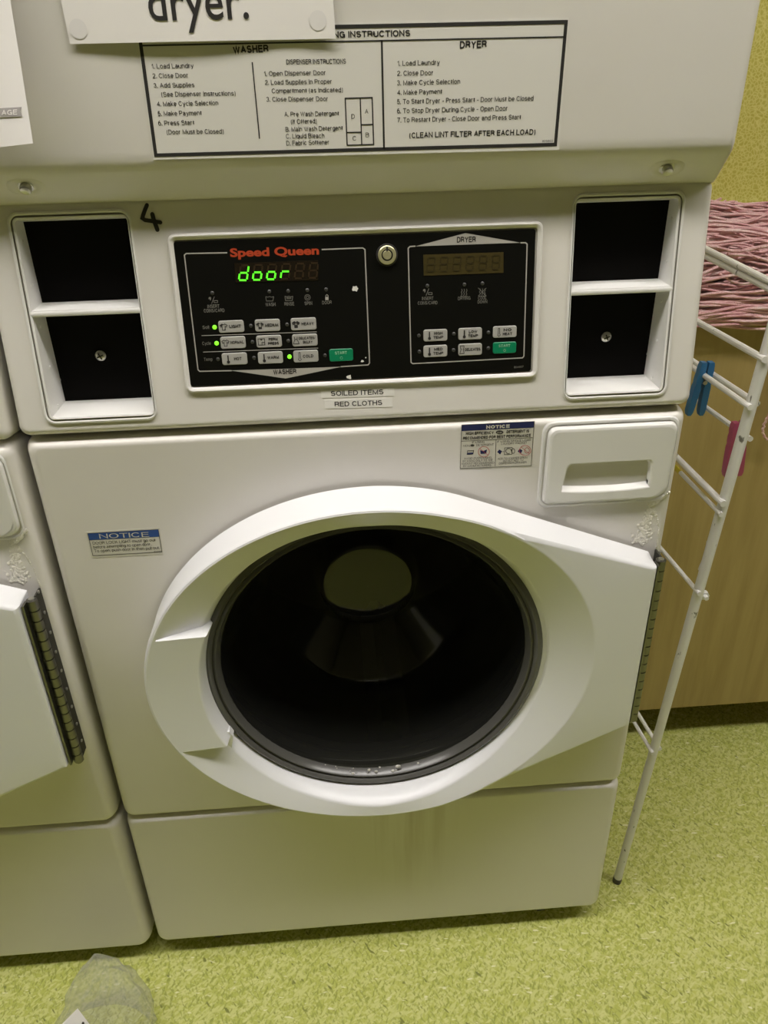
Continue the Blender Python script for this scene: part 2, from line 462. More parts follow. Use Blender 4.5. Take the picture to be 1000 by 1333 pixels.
XH = 0.73
def _o(w=.5): return E(.5, XH / 2, .5, XH / 2, 90, 450, 20)
GL = {      # letter: (width, strokes); x runs 0..1 over the width, y 0..1 over the cap height
    'A': (.70, [[(0, 0), (.5, 1), (1, 0)], [(.19, .34), (.81, .34)]]),
    'B': (.62, [[(0, 0), (0, 1), (.55, 1)] + E(.6, .765, .34, .235, 90, -90) + [(0, .53)], [(.55, .53)] + E(.62, .265, .38, .265, 90, -90) + [(0, 0)]]),
    'C': (.70, [E(.5, .5, .5, .5, 38, 322, 22)]),
    'D': (.66, [[(0, 0), (0, 1), (.4, 1)] + E(.45, .5, .55, .5, 90, -90, 16) + [(0, 0), (0, .1)]]),
    'E': (.56, [[(1, 0), (0, 0), (0, 1), (.97, 1)], [(0, .53), (.9, .53)]]),
    'F': (.52, [[(0, 0), (0, 1), (1, 1)], [(0, .52), (.9, .52)]]),
    'G': (.72, [E(.5, .5, .5, .5, 38, 335, 22) + [(.97, .45), (.55, .45)], [(.97, .45), (.97, 0)]]),
    'H': (.64, [[(0, 0), (0, 1)], [(1, 0), (1, 1)], [(0, .53), (1, .53)]]),
    'I': (.0, [[(.5, 0), (.5, 1)]]),
    'J': (.46, [[(1, 1), (1, .28)] + E(.5, .28, .5, .28, 0, -180)]),
    'K': (.66, [[(0, 0), (0, 1)], [(.95, 1), (0, .38)], [(.36, .6), (1, 0)]]),
    'L': (.50, [[(0, 1), (0, 0), (1, 0)]]),
    'M': (.78, [[(0, 0), (0, 1), (.5, .05), (1, 1), (1, 0)]]),
    'N': (.66, [[(0, 0), (0, 1), (1, 0), (1, 1)]]),
    'O': (.74, [E(.5, .5, .5, .5, 90, 450, 26)]),
    'P': (.60, [[(0, 0), (0, 1), (.55, 1)] + E(.6, .735, .4, .265, 90, -90) + [(0, .47)]]),
    'Q': (.74, [E(.5, .5, .5, .5, 90, 450, 26), [(.6, .25), (1, -.06)]]),
    'R': (.65, [[(0, 0), (0, 1), (.55, 1)] + E(.6, .75, .37, .25, 90, -90) + [(0, .5)], [(.55, .5), (.82, .42), (.92, .25), (.97, 0)]]),
    'S': (.62, [E(.5, .75, .46, .25, 25, 255, 14) + E(.52, .27, .48, .27, 85, -165, 16)]),
    'T': (.60, [[(0, 1), (1, 1)], [(.5, 1), (.5, 0)]]),
    'U': (.64, [[(0, 1), (0, .32)] + E(.5, .32, .5, .32, 180, 360, 14) + [(1, 1)]]),
    'V': (.66, [[(0, 1), (.5, 0), (1, 1)]]),
    'W': (.96, [[(0, 1), (.26, 0), (.5, 1), (.74, 0), (1, 1)]]),
    'X': (.64, [[(0, 0), (1, 1)], [(0, 1), (1, 0)]]),
    'Y': (.66, [[(0, 1), (.5, .43), (1, 1)], [(.5, .43), (.5, 0)]]),
    'Z': (.60, [[(0, 1), (1, 1), (0, 0), (1, 0)]]),
    'a': (.48, [E(.48, .5, .44, .23, 165, 0, 9) + [(.92, .12), (1.02, 0)], E(.45, .2, .45, .2, 40, 320, 14), [(.78, .4), (.92, .45)], [(.3, .39), (.8, .43)]]),
    'b': (.50, [[(0, 1), (0, 0)], _o()]),
    'c': (.47, [E(.5, XH / 2, .5, XH / 2, 42, 318, 18)]),
    'd': (.50, [[(1, 1), (1, 0)], _o()]),
    'e': (.50, [[(0, .37), (1, .37)] + E(.5, XH / 2, .5, XH / 2, 2, 318, 20)]),
    'f': (.24, [[(.4, 0), (.4, .82)] + E(.75, .82, .35, .16, 180, 80, 6), [(0, .72), (.95, .72)]]),
    'g': (.50, [_o(), [(1, .73), (1, -.06)] + E(.5, -.06, .5, .21, 0, -160, 10)]),
    'h': (.48, [[(0, 0), (0, 1)], [(0, .42)] + E(.5, .45, .5, .28, 175, 0, 10) + [(1, 0)]]),
    'i': (.0, [[(.5, 0), (.5, .73)], [(.5, .9), (.5, 1)]]),
    'j': (.1, [[(.5, -.2), (.5, .73)], [(.5, .9), (.5, 1)]]),
    'k': (.46, [[(0, 0), (0, 1)], [(.92, .73), (0, .26)], [(.38, .46), (1, 0)]]),
    'l': (.0, [[(.5, 0), (.5, 1)]]),
    'm': (.80, [[(0, 0), (0, .73)], [(0, .45)] + E(.25, .47, .25, .26, 175, 0, 8) + [(.5, 0)], [(.5, .45)] + E(.75, .47, .25, .26, 175, 0, 8) + [(1, 0)]]),
    'n': (.48, [[(0, 0), (0, .73)], [(0, .42)] + E(.5, .45, .5, .28, 175, 0, 10) + [(1, 0)]]),
    'o': (.52, [_o()]),
    'p': (.50, [[(0, .73), (0, -.27)], _o()]),
    'q': (.50, [[(1, .73), (1, -.27)], _o()]),
    'r': (.28, [[(0, 0), (0, .73)], [(0, .45)] + E(.85, .42, .85, .30, 170, 85, 6)]),
    's': (.45, [E(.5, .555, .45, .175, 25, 255, 12) + E(.52, .19, .48, .19, 85, -165, 12)]),
    't': (.24, [[(.4, .93), (.4, .16)] + E(.78, .16, .38, .16, 180, 275, 6), [(0, .72), (.95, .72)]]),
    'u': (.48, [[(0, .73), (0, .28)] + E(.5, .28, .5, .28, 180, 360, 10) + [(1, .73)], [(1, .3), (1, 0)]]),
    'v': (.50, [[(0, .73), (.5, 0), (1, .73)]]),
    'w': (.74, [[(0, .73), (.26, 0), (.5, .73), (.74, 0), (1, .73)]]),
    'x': (.48, [[(0, 0), (1, .73)], [(0, .73), (1, 0)]]),
    'y': (.50, [[(0, .73), (.52, .02)], [(1, .73), (.5, -.08), (.32, -.25), (.05, -.26)]]),
    'z': (.46, [[(0, .73), (1, .73), (0, 0), (1, 0)]]),
    '0': (.52, [E(.5, .5, .5, .5, 90, 450, 22)]),
    '1': (.26, [[(0, .74), (.7, .85), (1, 1), (1, 0)]]),
    '2': (.52, [E(.5, .71, .48, .29, 170, -25, 12) + [(.1, .15), (0, 0), (1, 0)]]),
    '3': (.52, [E(.48, .755, .44, .245, 165, -80, 12) + E(.48, .265, .5, .265, 85, -165, 12)]),
    '4': (.54, [[(.75, 0), (.75, 1), (0, .3), (1, .3)]]),
    '5': (.52, [[(.92, 1), (.2, 1), (.08, .5)] + E(.48, .33, .5, .33, 120, -160, 14)]),
    '6': (.52, [E(.5, .32, .5, .32, 90, 450, 18), E(.62, .36, .62, .64, 182, 75, 10)]),
    '7': (.50, [[(0, 1), (1, 1), (.5, .4), (.32, 0)]]),
    '8': (.52, [E(.5, .76, .44, .24, 90, 450, 16), E(.5, .27, .5, .27, 90, 450, 18)]),
    '9': (.52, [E(.5, .68, .5, .32, 90, 450, 18), E(.38, .64, .62, .64, 2, -105, 10)]),
    '.': (.0, [[(.5, -.02), (.5, .07)]]),
    ',': (.04, [[(.7, .07), (.6, -.02), (.1, -.16)]]),
    '-': (.24, [[(0, .38), (1, .38)]]),
    '/': (.34, [[(0, -.03), (1, 1.03)]]),
    '(': (.16, [E(1, .37, 1, .66, 115, 245, 10)]),
    ')': (.16, [E(0, .37, 1, .66, 65, -65, 10)]),
}


def glyphs(body, bold, shear):
    """outlines of a line of lettering: vertices, faces, x extent; bold widens the strokes"""
    key = (body, bold, shear)
    if key in _gc: return _gc[key]
    wd = 0.115 + bold * 4.0                 # stroke, in cap heights
    vs, fs = [], []
    x = 0.0
    for ch in body:
        if ch == ' ':
            x += .30 + wd * .5; continue
        w, strokes = GL[ch]
        for st_ in strokes:
            P = [Vector((x + wd / 2 + a * w, wd / 2 + b * (1 - wd))) for a, b in st_]
            cl = (P[0] - P[-1]).length < 1e-6
            if cl: P = P[:-1]
            n = len(P)
            if not cl:                      # square ends
                for e, o in ((0, 1), (-1, -2)):
                    d = (P[e] - P[o])
                    if d.length > 1e-9 and n < 6 and abs(d.x) * abs(d.y) < 1e-9: P[e] = P[e] + d.normalized() * wd / 2
            base = len(vs)
            for i in range(n):
                d0 = P[i] - P[i - 1] if (cl or i > 0) else P[1] - P[0]
                d1 = P[(i + 1) % n] - P[i] if (cl or i < n - 1) else P[-1] - P[-2]
                d0, d1 = d0.normalized(), d1.normalized()
                t = d0 + d1
                t = t.normalized() if t.length > .2 else Vector((-d0.y, d0.x))
                nn = Vector((-t.y, t.x))
                k = wd / 2 / max(.45, abs(nn.dot(Vector((-d1.y, d1.x)))))
                for q in (P[i] + nn * k, P[i] - nn * k):
                    vs.append((q.x + shear * q.y, q.y))
            for i in range(n if cl else n - 1):
                j = (i + 1) % n
                fs.append((base + 2 * i + 1, base + 2 * j + 1, base + 2 * j, base + 2 * i))
        x += w + wd + .105
    vs = [(a * CAPH, b * CAPH) for a, b in vs]
    xs = [q[0] for q in vs]
    _gc[key] = (vs, fs, min(xs), max(xs))
    return _gc[key]


def face_glyphs(body, bold):
    """the same for the built-in text face (rounder forms)"""
    key = (body, bold, 'face')
    if key not in _gc:
        cu = bpy.data.curves.new('lettering', 'FONT')
        cu.body, cu.size, cu.resolution_u, cu.offset = body, 1.0, 4, bold
        o = bpy.data.objects.new('lettering', cu)
        COL.objects.link(o)
        bpy.context.view_layer.update()
        ev = o.evaluated_get(bpy.context.evaluated_depsgraph_get())
        me = ev.to_mesh()
        vs = [(q.co.x, q.co.y) for q in me.vertices]
        fs = [tuple(p.vertices) for p in me.polygons]
        ev.to_mesh_clear()
        bpy.data.objects.remove(o)
        bpy.data.curves.remove(cu)
        xs = [q[0] for q in vs]
        _gc[key] = (vs, fs, min(xs), max(xs))
    return _gc[key]


def rrect(x0, y0, x1, y1, r, n=6):
    if not isinstance(r, (list, tuple)): r = (r, r, r, r)      # bl, br, tr, tl
    out = []
    for (cx, cy, a0, q) in ((x0 + r[0], y0 + r[0], 180, r[0]), (x1 - r[1], y0 + r[1], 270, r[1]),
                            (x1 - r[2], y1 - r[2], 0, r[2]), (x0 + r[3], y1 - r[3], 90, r[3])):
        for k in range(n + 1):
            t = math.radians(a0 + 90 * k / n)
            out.append((cx + q * math.cos(t), cy + q * math.sin(t)))
    return out


def circle(c, r, n=96):
    return [(c[0] + r * math.cos(2 * math.pi * k / n), c[1] + r * math.sin(2 * math.pi * k / n)) for k in range(n)]


def tag(o, label=None, cat=None, group=None, kind=None):
    if label: o['label'] = label
    if cat: o['category'] = cat
    if group: o['group'] = group
    if kind: o['kind'] = kind
    return o


def empty(name, loc=(0, 0, 0)):
    o = bpy.data.objects.new(name, None)
    o.empty_display_size = 0.1
    o.location = loc
    COL.objects.link(o)
    return o


def pxh(plane, u, v, hp):
    a = plane.at(u, v); b = plane.at(u, v - hp)
    return math.hypot(a[0] - b[0], a[1] - b[1])


def ptext(mb, plane, body, x0, y0, x1, y1, hp, m=0, bold=0.0, c=0.0004, shear=0.0):
    mb.text(plane, body, plane.at(x0, y0), plane.at(x1, y1), pxh(plane, (x0 + x1) / 2, (y0 + y1) / 2, hp), c, m, bold, True, shear)


def panel_shell(mb, plane, x0, y0, x1, y1, r, rx, ry, depth, holes=(), m=0, front=0.0, back=None, n=7):
    """a sheet metal front with rolled edges: r is the corner radius, rx / ry how far the sides / top curl in"""
    loops = []
    back = front - depth if back is None else back
    def L(ix, iy, c):
        q = rrect(x0 + ix, y0 + iy, x1 - ix, y1 - iy, max(r - min(ix, iy) * 0.6, 0.002))
        return [plane.P(a, b, c) for a, b in q]
    loops.append(L(0, 0, back))
    for k in range(n + 1):
        t = math.radians(90 * k / n)
        loops.append(L(rx * (1 - math.cos(t)), ry * (1 - math.cos(t)), front - depth + depth * math.sin(t)))
    loops.append(L(rx + 0.002, ry + 0.002, front))
    mb.loft(loops, m)
    inner = rrect(x0 + rx + 0.002, y0 + ry + 0.002, x1 - rx - 0.002, y1 - ry - 0.002,
                  max(r - min(rx + .002, ry + .002) * 0.6, 0.002))
    mb.fill(plane, inner, holes, front, m, True)


# ------------------------------------------------------------------ the setting
RX0, RX1, RY0, RY1, RZ = -2.3, 1.9, -2.7, 0.86, 2.6
FZ = -0.014          # floor level


def structure(name, a, b, m):
    q = MB(); q.box(a, b)
    o = q.build(name, m)
    o['kind'] = 'structure'
    return o


structure('floor', (RX0, RY0, FZ - 0.05), (RX1, RY1, FZ), M_floor)
structure('ceiling', (RX0, RY0, RZ), (RX1, RY1, RZ + 0.05), M_ceil)
structure('wall_back', (RX0, RY1, FZ), (RX1, RY1 + 0.05, RZ), M_wall)
structure('wall_left', (RX0 - 0.05, RY0, FZ), (RX0, RY1, RZ), M_plainwall)
structure('wall_right', (RX1, RY0, FZ), (RX1 + 0.05, RY1, RZ), M_plainwall)
structure('wall_front', (RX0, RY0 - 0.05, FZ), (RX1, RY0, RZ), M_farwall)


def ceiling_light(x, y, label):
    t = empty('ceiling_light', (x, y, RZ))
    tag(t, label, 'ceiling light', 'ceiling lights above the laundry floor')
    q = MB()
    w, d = 0.62, 0.16
    q.box((-w, -d, -0.05), (w, -d + 0.02, 0)); q.box((-w, d - 0.02, -0.05), (w, d, 0))
    q.box((-w, -d + .02, -0.05), (-w + 0.02, d - .02, 0)); q.box((w - 0.02, -d + .02, -0.05), (w, d - .02, 0))
    q.build('lamp_frame', M_lampframe, t)
    q = MB()
    q.box((-w + 0.02, -d + 0.02, -0.045), (w - 0.02, d - 0.02, -0.02))
    q.build('diffuser', M_lamp, t)
    return t


ceiling_light(0.05, -0.46, 'ceiling light panel straight above the stacked machine, middle of three')
ceiling_light(1.32, -0.46, 'ceiling light panel above the drying rack and cabinet, right of three')
ceiling_light(-1.22, -0.46, 'ceiling light panel above the left machine, left of three')

# ------------------------------------------------------------------ the stacked machine
W = 0.3413
WP = W + 0.0045     # the pressed fronts stand a little proud of the cabinet sides
ZC = 0.565           # height of the door's centre
DC = (0.003, ZC)
Z_SEAM = 0.3005      # between front and kick panel

stack = empty('stacked_washer_dryer', (0, 0, 0))
tag(stack, 'white stacked washer and dryer numbered 4 with a black control panel lit in green', 'washing machine')

# cabinet (sides, back and top sheet)
mb = MB()
for sx in (-1, 1):
    xa, xb = sorted((sx * (W - 0.0035), sx * (W - 0.018)))
    mb.box((xa, 0.046, 0.022), (xb, 0.72, 1.96))
mb.box((-W + 0.018, 0.705, 0.022), (W - 0.018, 0.72, 1.96))
mb.box((-W + 0.018, 0.046, 1.945), (W - 0.018, 0.705, 1.96))
mb.build('cabinet', M_enamel, stack)
for sx in (-1, 1):
    for yy in (0.07, 0.66):
        mb = MB()
        mb.tube([(sx * 0.235, yy, FZ), (sx * 0.235, yy, FZ + 0.012)], 0.02, 16)
        mb.tube([(sx * 0.235, yy, FZ + 0.012), (sx * 0.235, yy, 0.05)], 0.007, 10)
        mb.build('foot', M_foot, stack)

# kick panel, front panel
mb = MB()
panel_shell(mb, FRONT, -WP, 0.024, WP, Z_SEAM - 0.0015, 0.012, 0.013, 0.006, 0.022, back=-0.045)
mb.build('kick_panel', M_kick, stack)
for sx in (-1, 1):
    mb = MB()
    mb.box((sx * 0.252 - 0.006, 0.004, 0.019), (sx * 0.252 + 0.006, 0.02, 0.0238))
    mb.build('kick_panel_clip', M_darksteel, stack)
mb = MB()
hole = circle(DC, 0.215)
panel_shell(mb, FRONT, -WP, Z_SEAM + 0.0015, WP, ZF - 0.004, 0.012, 0.013, 0.008, 0.022, holes=[hole], back=-0.045)
mb.loft([[FRONT.P(a, b, c) for a, b in circle(DC, r)] for r, c in ((0.215, 0), (0.212, -0.003), (0.212, -0.03))])
mb.build('front_panel', M_enamel, stack)

# control fascia with two pairs of openings
RECS = ((-0.3165, -0.2055), (0.2075, 0.3170))
T0, T1, TS = 0.013, 0.2115, 0.1205
mb = MB()
SK = ((1.0, 0.42), (0.42, 1.0))       # the moulding is narrow on the side next to the panel
holes = [rrect(a + 0.004 * k[0], T0 + 0.004, b - 0.004 * k[1], T1 - 0.004, 0.006) for (a, b), k in zip(RECS, SK)]
panel_shell(mb, FASC, -WP, 0.001, WP, 0.222, 0.010, 0.008, 0.007, 0.013, holes=holes, back=-0.04)
mb.build('control_fascia', M_enamel, stack)

for side, (xa, xb) in zip((-1, 1), RECS):
    mb = MB()
    D = 0.046
    # raised moulding round the pair of openings
    k0, k1 = SK[side > 0]
    def ring(i, c, r): return [FASC.P(a, b, c) for a, b in rrect(xa + i * k0, T0 + i, xb - i * k1, T1 - i, max(r, 0.001))]
    mb.loft([ring(0, 0.0, 0.010), ring(0.0008, 0.0018, 0.0095), ring(0.0022, 0.0022, 0.009), ring(0.0034, 0.0016, 0.008)], 0)
    mb.loft([ring(0.0034, 0.0016, 0.008), ring(0.0038, -0.0012, 0.007), ring(0.0046, -0.0012, 0.006), ring(0.0049, 0.0014, 0.005)], 1)
    mb.loft([ring(0.0049, 0.0014, 0.005), ring(0.0056, 0.0018, 0.005), ring(0.0072, 0.0012, 0.004)], 0)
    e = 0.0072
    # cell walls: floors stay level, so they are built in world space
    def cell(t0, t1, ix):
        xl, xr = xa + ix * k0, xb - ix * k1
        f = [FASC.P(xl, t0, 0.0012), FASC.P(xr, t0, 0.0012), FASC.P(xr, t1, 0.0012), FASC.P(xl, t1, 0.0012)]
        b = [Vector((p.x, 0.0, p.z)) for p in f]
        for k, p in enumerate(b):
            p.y = FASC.P(0, 0, 0).y + D
            p.z += 0.001 if k < 2 else -0.004
            p.x += (0.0015 if p.x < (xa + xb) / 2 else -0.0015)
        i = [mb.pt(p) for p in f] + [mb.pt(p) for p in b]
        for k in range(4):
            j = (k + 1) % 4
            mb.face((i[k], i[j], i[4 + j], i[4 + k])[::-1], 0, False)
        return b
    blo = cell(T0 + e, TS - 0.002, e)
    bhi = cell(TS + 0.003, T1 - e, e)
    # lip of the shelf between the cells
    mb.loft([[FASC.P(x, TS + dt, c) for x in (xa + 0.005 * k0, xb - 0.005 * k1)] for dt, c in
             ((-0.0026, 0.0004), (-0.0018, 0.0014), (0.0, 0.0020), (0.0018, 0.0016), (0.0030, 0.0009))], 0, closed=False)
    # vent nubs in the outer wall
    xs = xa + e + 0.0012 if side < 0 else xb - e - 0.0012
    for k in range(9):
        zz = FASC.P(0, 0.025 + 0.02 * k).z
        yy = 0.022 + 0.02 * (k % 2) + FASC.P(0, 0.025 + 0.02 * k).y * 0.5
        if abs(zz - FASC.P(0, TS).z) < 0.012: continue
        mb.box((xs - 0.0008, yy - 0.0011, zz - 0.0011), (xs + 0.0008, yy + 0.0011, zz + 0.0011))
    fr_ = mb.build('recess_frame', [M_frame, M_groove], stack)
    for b in (blo, bhi):
        q = MB()
        o_ = [Vector((p.x, p.y - 0.0005, p.z)) for p in b]
        q.loft([o_, [Vector((p.x, p.y + 0.003, p.z)) for p in o_]], cap0=False, cap1=True)
        q.face([0, 1, 2, 3], 0, False)
        q.build('black_plate', M_blackplate, fr_)
    # the screw in the lower plate
    pu, pv = ((131, 463), (789.4, 438.6))[side > 0]
    pc = point_y(pu, pv, blo[0].y - 0.001)
    pl = Plane((0, blo[0].y - 0.0006, 0), (1, 0, 0), (0, 0, 1))
    q = MB()
    q.lathe((pc.x, pc.z), [(0.0055, 0.0), (0.0053, 0.0012), (0.004, 0.0024), (0.002, 0.003), (0.0001, 0.003)], 24, 0, pl)
    for an in (0.4, 0.4 + math.pi / 2):
        dx, dz = math.cos(an) * 0.0035, math.sin(an) * 0.0035
        q.stroke(pl, [(pc.x - dx, pc.z - dz), (pc.x + dx, pc.z + dz)], 0.0013, 0.0032, 1)
    q.build('screw', [M_steel, M_black], fr_)

# marker numeral 4
mb = MB()
def blob_stroke(pts, w):
    P = [FASC.at(*p) for p in pts]
    mb.stroke(FASC, P, w, 0.0005)
    for p in P:
        mb.fill(FASC, circle(p, w / 2, 10), (), 0.0006)
blob_stroke([(191.5, 267), (189, 273), (186.5, 280), (185.5, 284), (189, 286.5), (196, 287.5), (203, 288.5), (209, 289.5)], 0.0036)
blob_stroke([(198.5, 279), (200, 285), (202.5, 292), (205, 299)], 0.0040)
mb.build('marker_numeral', M_black, stack)

# ------------------------------------------------------------------ control panel
c3 = lambda x, y: (x / 2.7778, 230 + y / 2.7778)
c4 = lambda x, y: (220 + x / 3.846, 280 + y / 3.846)
c5 = lambda x, y: (460 + x / 3.846, 280 + y / 3.846)
F = lambda p: FASC.at(*p)
BZ = [(-0.1735, 0.0385), (0.1805, 0.0385), (0.1790, 0.1875), (-0.1745, 0.1875)]
BK = [(-0.1690, 0.0455), (0.1728, 0.0455), (0.1720, 0.1810), (-0.1680, 0.1810)]
PB = 0.0018

mb = MB()
BG = rrect(-0.1690, 0.0455, 0.1725, 0.1810, 0.0025)
mb.loft([[FASC.P(a, b, 0.0003) for a, b in BG], [FASC.P(a, b, PB) for a, b in BG]], 0)
mb.fill(FASC, BG, (), PB, 0)
cp = PB + 0.0003
# white frame lines and banners
q1 = [F(c4(293, 188)), F(c4(88, 192)), F(c4(79, 200)), F(c4(147, 772)), F(c4(156, 780)), F(c4(315, 777))]
mb.stroke(FASC, q1, 0.0011, cp, 1)
q1 = [F(c4(765, 172)), F(c4(970, 164)), F(c4(981, 172)), F(c5(81, 738)), F(c5(74, 748)), F(c4(860, 757))]
mb.stroke(FASC, q1, 0.0011, cp, 1)
mb.fill(FASC, [F(c4(585, 816)), F(c4(865, 757)), F(c4(600, 767)), F(c4(310, 776))], (), cp, 1)
ptext(mb, FASC, 'WASHER', *c4(524, 797), *c4(639, 792), 6.6, 2, 0.025, cp + 0.0002)
q1 = [F(c5(310, 155)), F(c5(283, 157)), F(c5(274, 166)), F(c5(288, 735)), F(c5(297, 742)), F(c5(845, 713)), F(c5(852, 704)),
      F(c5(868, 145)), F(c5(860, 138)), F(c5(835, 138))]
mb.stroke(FASC, q1, 0.0011, cp, 1)
mb.fill(FASC, [F(c5(310, 156)), F(c5(835, 138)), F(c5(560, 90))], (), cp, 1)
ptext(mb, FASC, 'DRYER', *c5(517, 138), *c5(611, 135), 7.6, 2, 0.02, cp + 0.0002)
ptext(mb, FASC, 'Speed Queen', *c4(309, 208), *c4(752, 195), 10.5, 4, 0.035, cp, 'face')
# row rules and row names
mb.stroke(FASC, [F(c4(165, 602)), F(c4(740, 583))], 0.0006, cp, 1)
mb.stroke(FASC, [F(c4(173, 684)), F(c4(747, 664))], 0.0006, cp, 1)
for s_, x, y, x1, y1 in (('Soil', 171, 569, 203, 568), ('Cycle', 169, 649, 212, 648), ('Temp', 177, 729, 220, 728)):
    ptext(mb, FASC, s_, *c4(x, y), *c4(x1, y1), 4.3, 3, 0.01, cp)
# captions
for s_, x, y, x1, y1 in (('INSERT', 195, 465, 255, 463), ('COINS/CARD', 177, 487, 280, 484), ('WASH', 485, 456, 535, 454),
                         ('RINSE', 580, 453, 628, 451), ('SPIN', 680, 450, 718, 448), ('DOOR', 768, 446, 815, 444)):
    ptext(mb, FASC, s_, *c4(x, y), *c4(x1, y1), 4.6, 3, 0.015, cp)
for s_, x, y, x1, y1 in (('INSERT', 343, 425, 400, 423), ('COINS/CARD', 322, 448, 420, 445), ('DRYING', 523, 425, 585, 422),
                         ('COOL', 623, 423, 665, 421), ('DOWN', 621, 442, 669, 440), ('804957', 803, 765, 850, 762)):
    ptext(mb, FASC, s_, *c5(x, y), *c5(x1, y1), 4.3 if s_ != '804957' else 2.6, 3, 0.012, cp)


def icon(mb, cf, x, y, s_, lines, m, w=0.0005, c=cp, fills=()):
    """small pictogram: lines / fills in units of s_ crop pixels round (x, y)"""
    for L in lines:
        cl = L[0] == L[-1] and len(L) > 2
        mb.stroke(FASC, [F(cf(x + a * s_, y - b * s_)) for a, b in (L[:-1] if cl else L)], w, c, m, cl)
    for L in fills:
        mb.fill(FASC, [F(cf(x + a * s_, y - b * s_)) for a, b in L], (), c, m)


TUB = [[(-1, .5), (-.8, -.6), (.8, -.6), (1, .5)], [(-1, .5), (-.5, .35), (0, .5), (.5, .35), (1, .5)]]
icon(mb, c4, 505, 417, 20, TUB, 3)
icon(mb, c4, 601, 415, 20, TUB + [[(-.6, -.1), (.6, -.1)], [(-.6, .15), (.6, .15)]], 3)
ring_ = [(math.cos(t * .524), math.sin(t * .524)) for t in range(15)]
icon(mb, c4, 694, 411, 14, [ring_, [(a * .5, b * .5) for a, b in ring_]], 3)
icon(mb, c4, 791, 412, 8, [[(-.7, .4), (-.7, 1.4), (0, 1.9), (.7, 1.4), (.7, .4)]], 1, 0.0004, cp, [[(-1, -1.5), (1, -1.5), (1, .4), (-1, .4)]])
for cf, x, y in ((c4, 222, 425), (c5, 370, 385)):
    icon(mb, cf, x, y, 20, [[(-.35, -.9), (.35, .9)], [(.25, -.1), (1.15, -.1), (1.15, -.6), (.25, -.6), (.25, -.1)]], 3, 0.0005, cp,
         [[(-1.1, .6), (-.9, .8), (-.6, .8), (-.45, .5), (-.55, 0), (-.75, -.1), (-.8, .3), (-1.1, .2)]])
WVY = lambda dx: [(dx - .15, -.8), (dx + .12, -.4), (dx - .1, 0), (dx + .15, .45), (dx, .85)]
icon(mb, c5, 553, 386, 20, [WVY(-.6), WVY(0), WVY(.6), [(-.95, -1), (.95, -1)]], 3)
icon(mb, c5, 644, 384, 20, [WVY(-.6), WVY(0), WVY(.6), [(-1, -1), (1, 1)], [(-1, 1), (1, -1)], [(-.95, -1), (.95, -1)]], 3)
# paint chips in the overlay
def chip(x, y, s_, cf=c4):
    rr = [s_ * random.uniform(0.55, 1.1) for _ in range(11)]
    mb.fill(FASC, [F(cf(x + r * math.cos(k * .571), y + .85 * r * math.sin(k * .571))) for k, r in enumerate(rr)][::-1], (), cp, 5)
chip(932, 367, 22); chip(903, 810, 15); chip(968, 730, 9); chip(985, 712, 5)
panel_o = mb.build('control_panel', [M_panel, M_print, M_black, M_dimprint, M_red, M_decal], stack)

# bezel round the black overlay
mb = MB()
def quadloop(Q, c, r):
    x0, y0 = Q[0]; x1, y1 = Q[2]
    return [FASC.P(a, b, c) for a, b in rrect(x0, y0, x1, y1, r)]
def ql(i, c, r):
    return [FASC.P(a, b, c) for a, b in rrect(-0.1745 + i, 0.0385 + i, 0.1800 - i, 0.1880 - i, r)]
mb.loft([ql(0, 0.0, 0.007), ql(0.0008, 0.0030, 0.0065), ql(0.0022, 0.0038, 0.006), ql(0.0035, 0.0034, 0.005), ql(0.0056, PB - 0.0002, 0.003)])
mb.build('bezel', M_bezel, panel_o)

# displays
def segdigit(mb, cf, x, y, w, h, sk, on, m_on, m_off, c, t=5.0, off=True):
    """seven segment figure, lower left at crop pixel (x, y)"""
    def S(a, b): return cf(x + a * w + sk * b + 0.0, y - b * h)
    g = 0.07
    segs = dict(a=((g, 1), (1 - g, 1)), g=((g, .5), (1 - g, .5)), d=((g, 0), (1 - g, 0)), f=((0, .5 + g), (0, 1 - g)),
                b=((1, .5 + g), (1, 1 - g)), e=((0, g), (0, .5 - g)), c=((1, g), (1, .5 - g)))
    for k, (p, q) in segs.items():
        if k not in on and not off: continue
        P, Q = F(S(*p)), F(S(*q))
        mb.stroke(FASC, [P, Q], t / 3.846 * 0.00073, c + (0.0002 if k in on else 0), m_on if k in on else m_off)


mb = MB()
L = [F(c4(335, 338)), F(c4(748, 325)), F(c4(744, 225)), F(c4(328, 240))]
mb.loft([[FASC.P(a, b, PB - 0.0002) for a, b in L], [FASC.P(a, b, PB + 0.0004) for a, b in L]], 0)
mb.fill(FASC, L, (), PB + 0.0004, 0)
for k, on in enumerate(('bcdeg', 'cdeg', 'cdeg', 'eg', '', '')):
    segdigit(mb, c4, 351 + 69.5 * k, 325 - 2.3 * k, 40, 74, 10, on, 1, 2, PB + 0.0006, 8.5)
mb.build('display', [M_dispdark, M_seg, M_segoff], panel_o)['label'] = 'dark display lit with the green word door'
mb = MB()
L = [F(c5(352, 303)), F(c5(750, 288)), F(c5(750, 185)), F(c5(349, 198))]
mb.loft([[FASC.P(a, b, PB - 0.0002) for a, b in L], [FASC.P(a, b, PB + 0.0004) for a, b in L]], 0)
mb.fill(FASC, L, (), PB + 0.0004, 0)
for k in range(6):
    segdigit(mb, c5, 366 + 65 * k, 282 - 2.3 * k, 36, 70, 6, 'abcdefg', 1, 1, PB + 0.0006, 6)
mb.build('display', [M_dispdry, M_dispseg], panel_o)['label'] = 'unlit olive display'

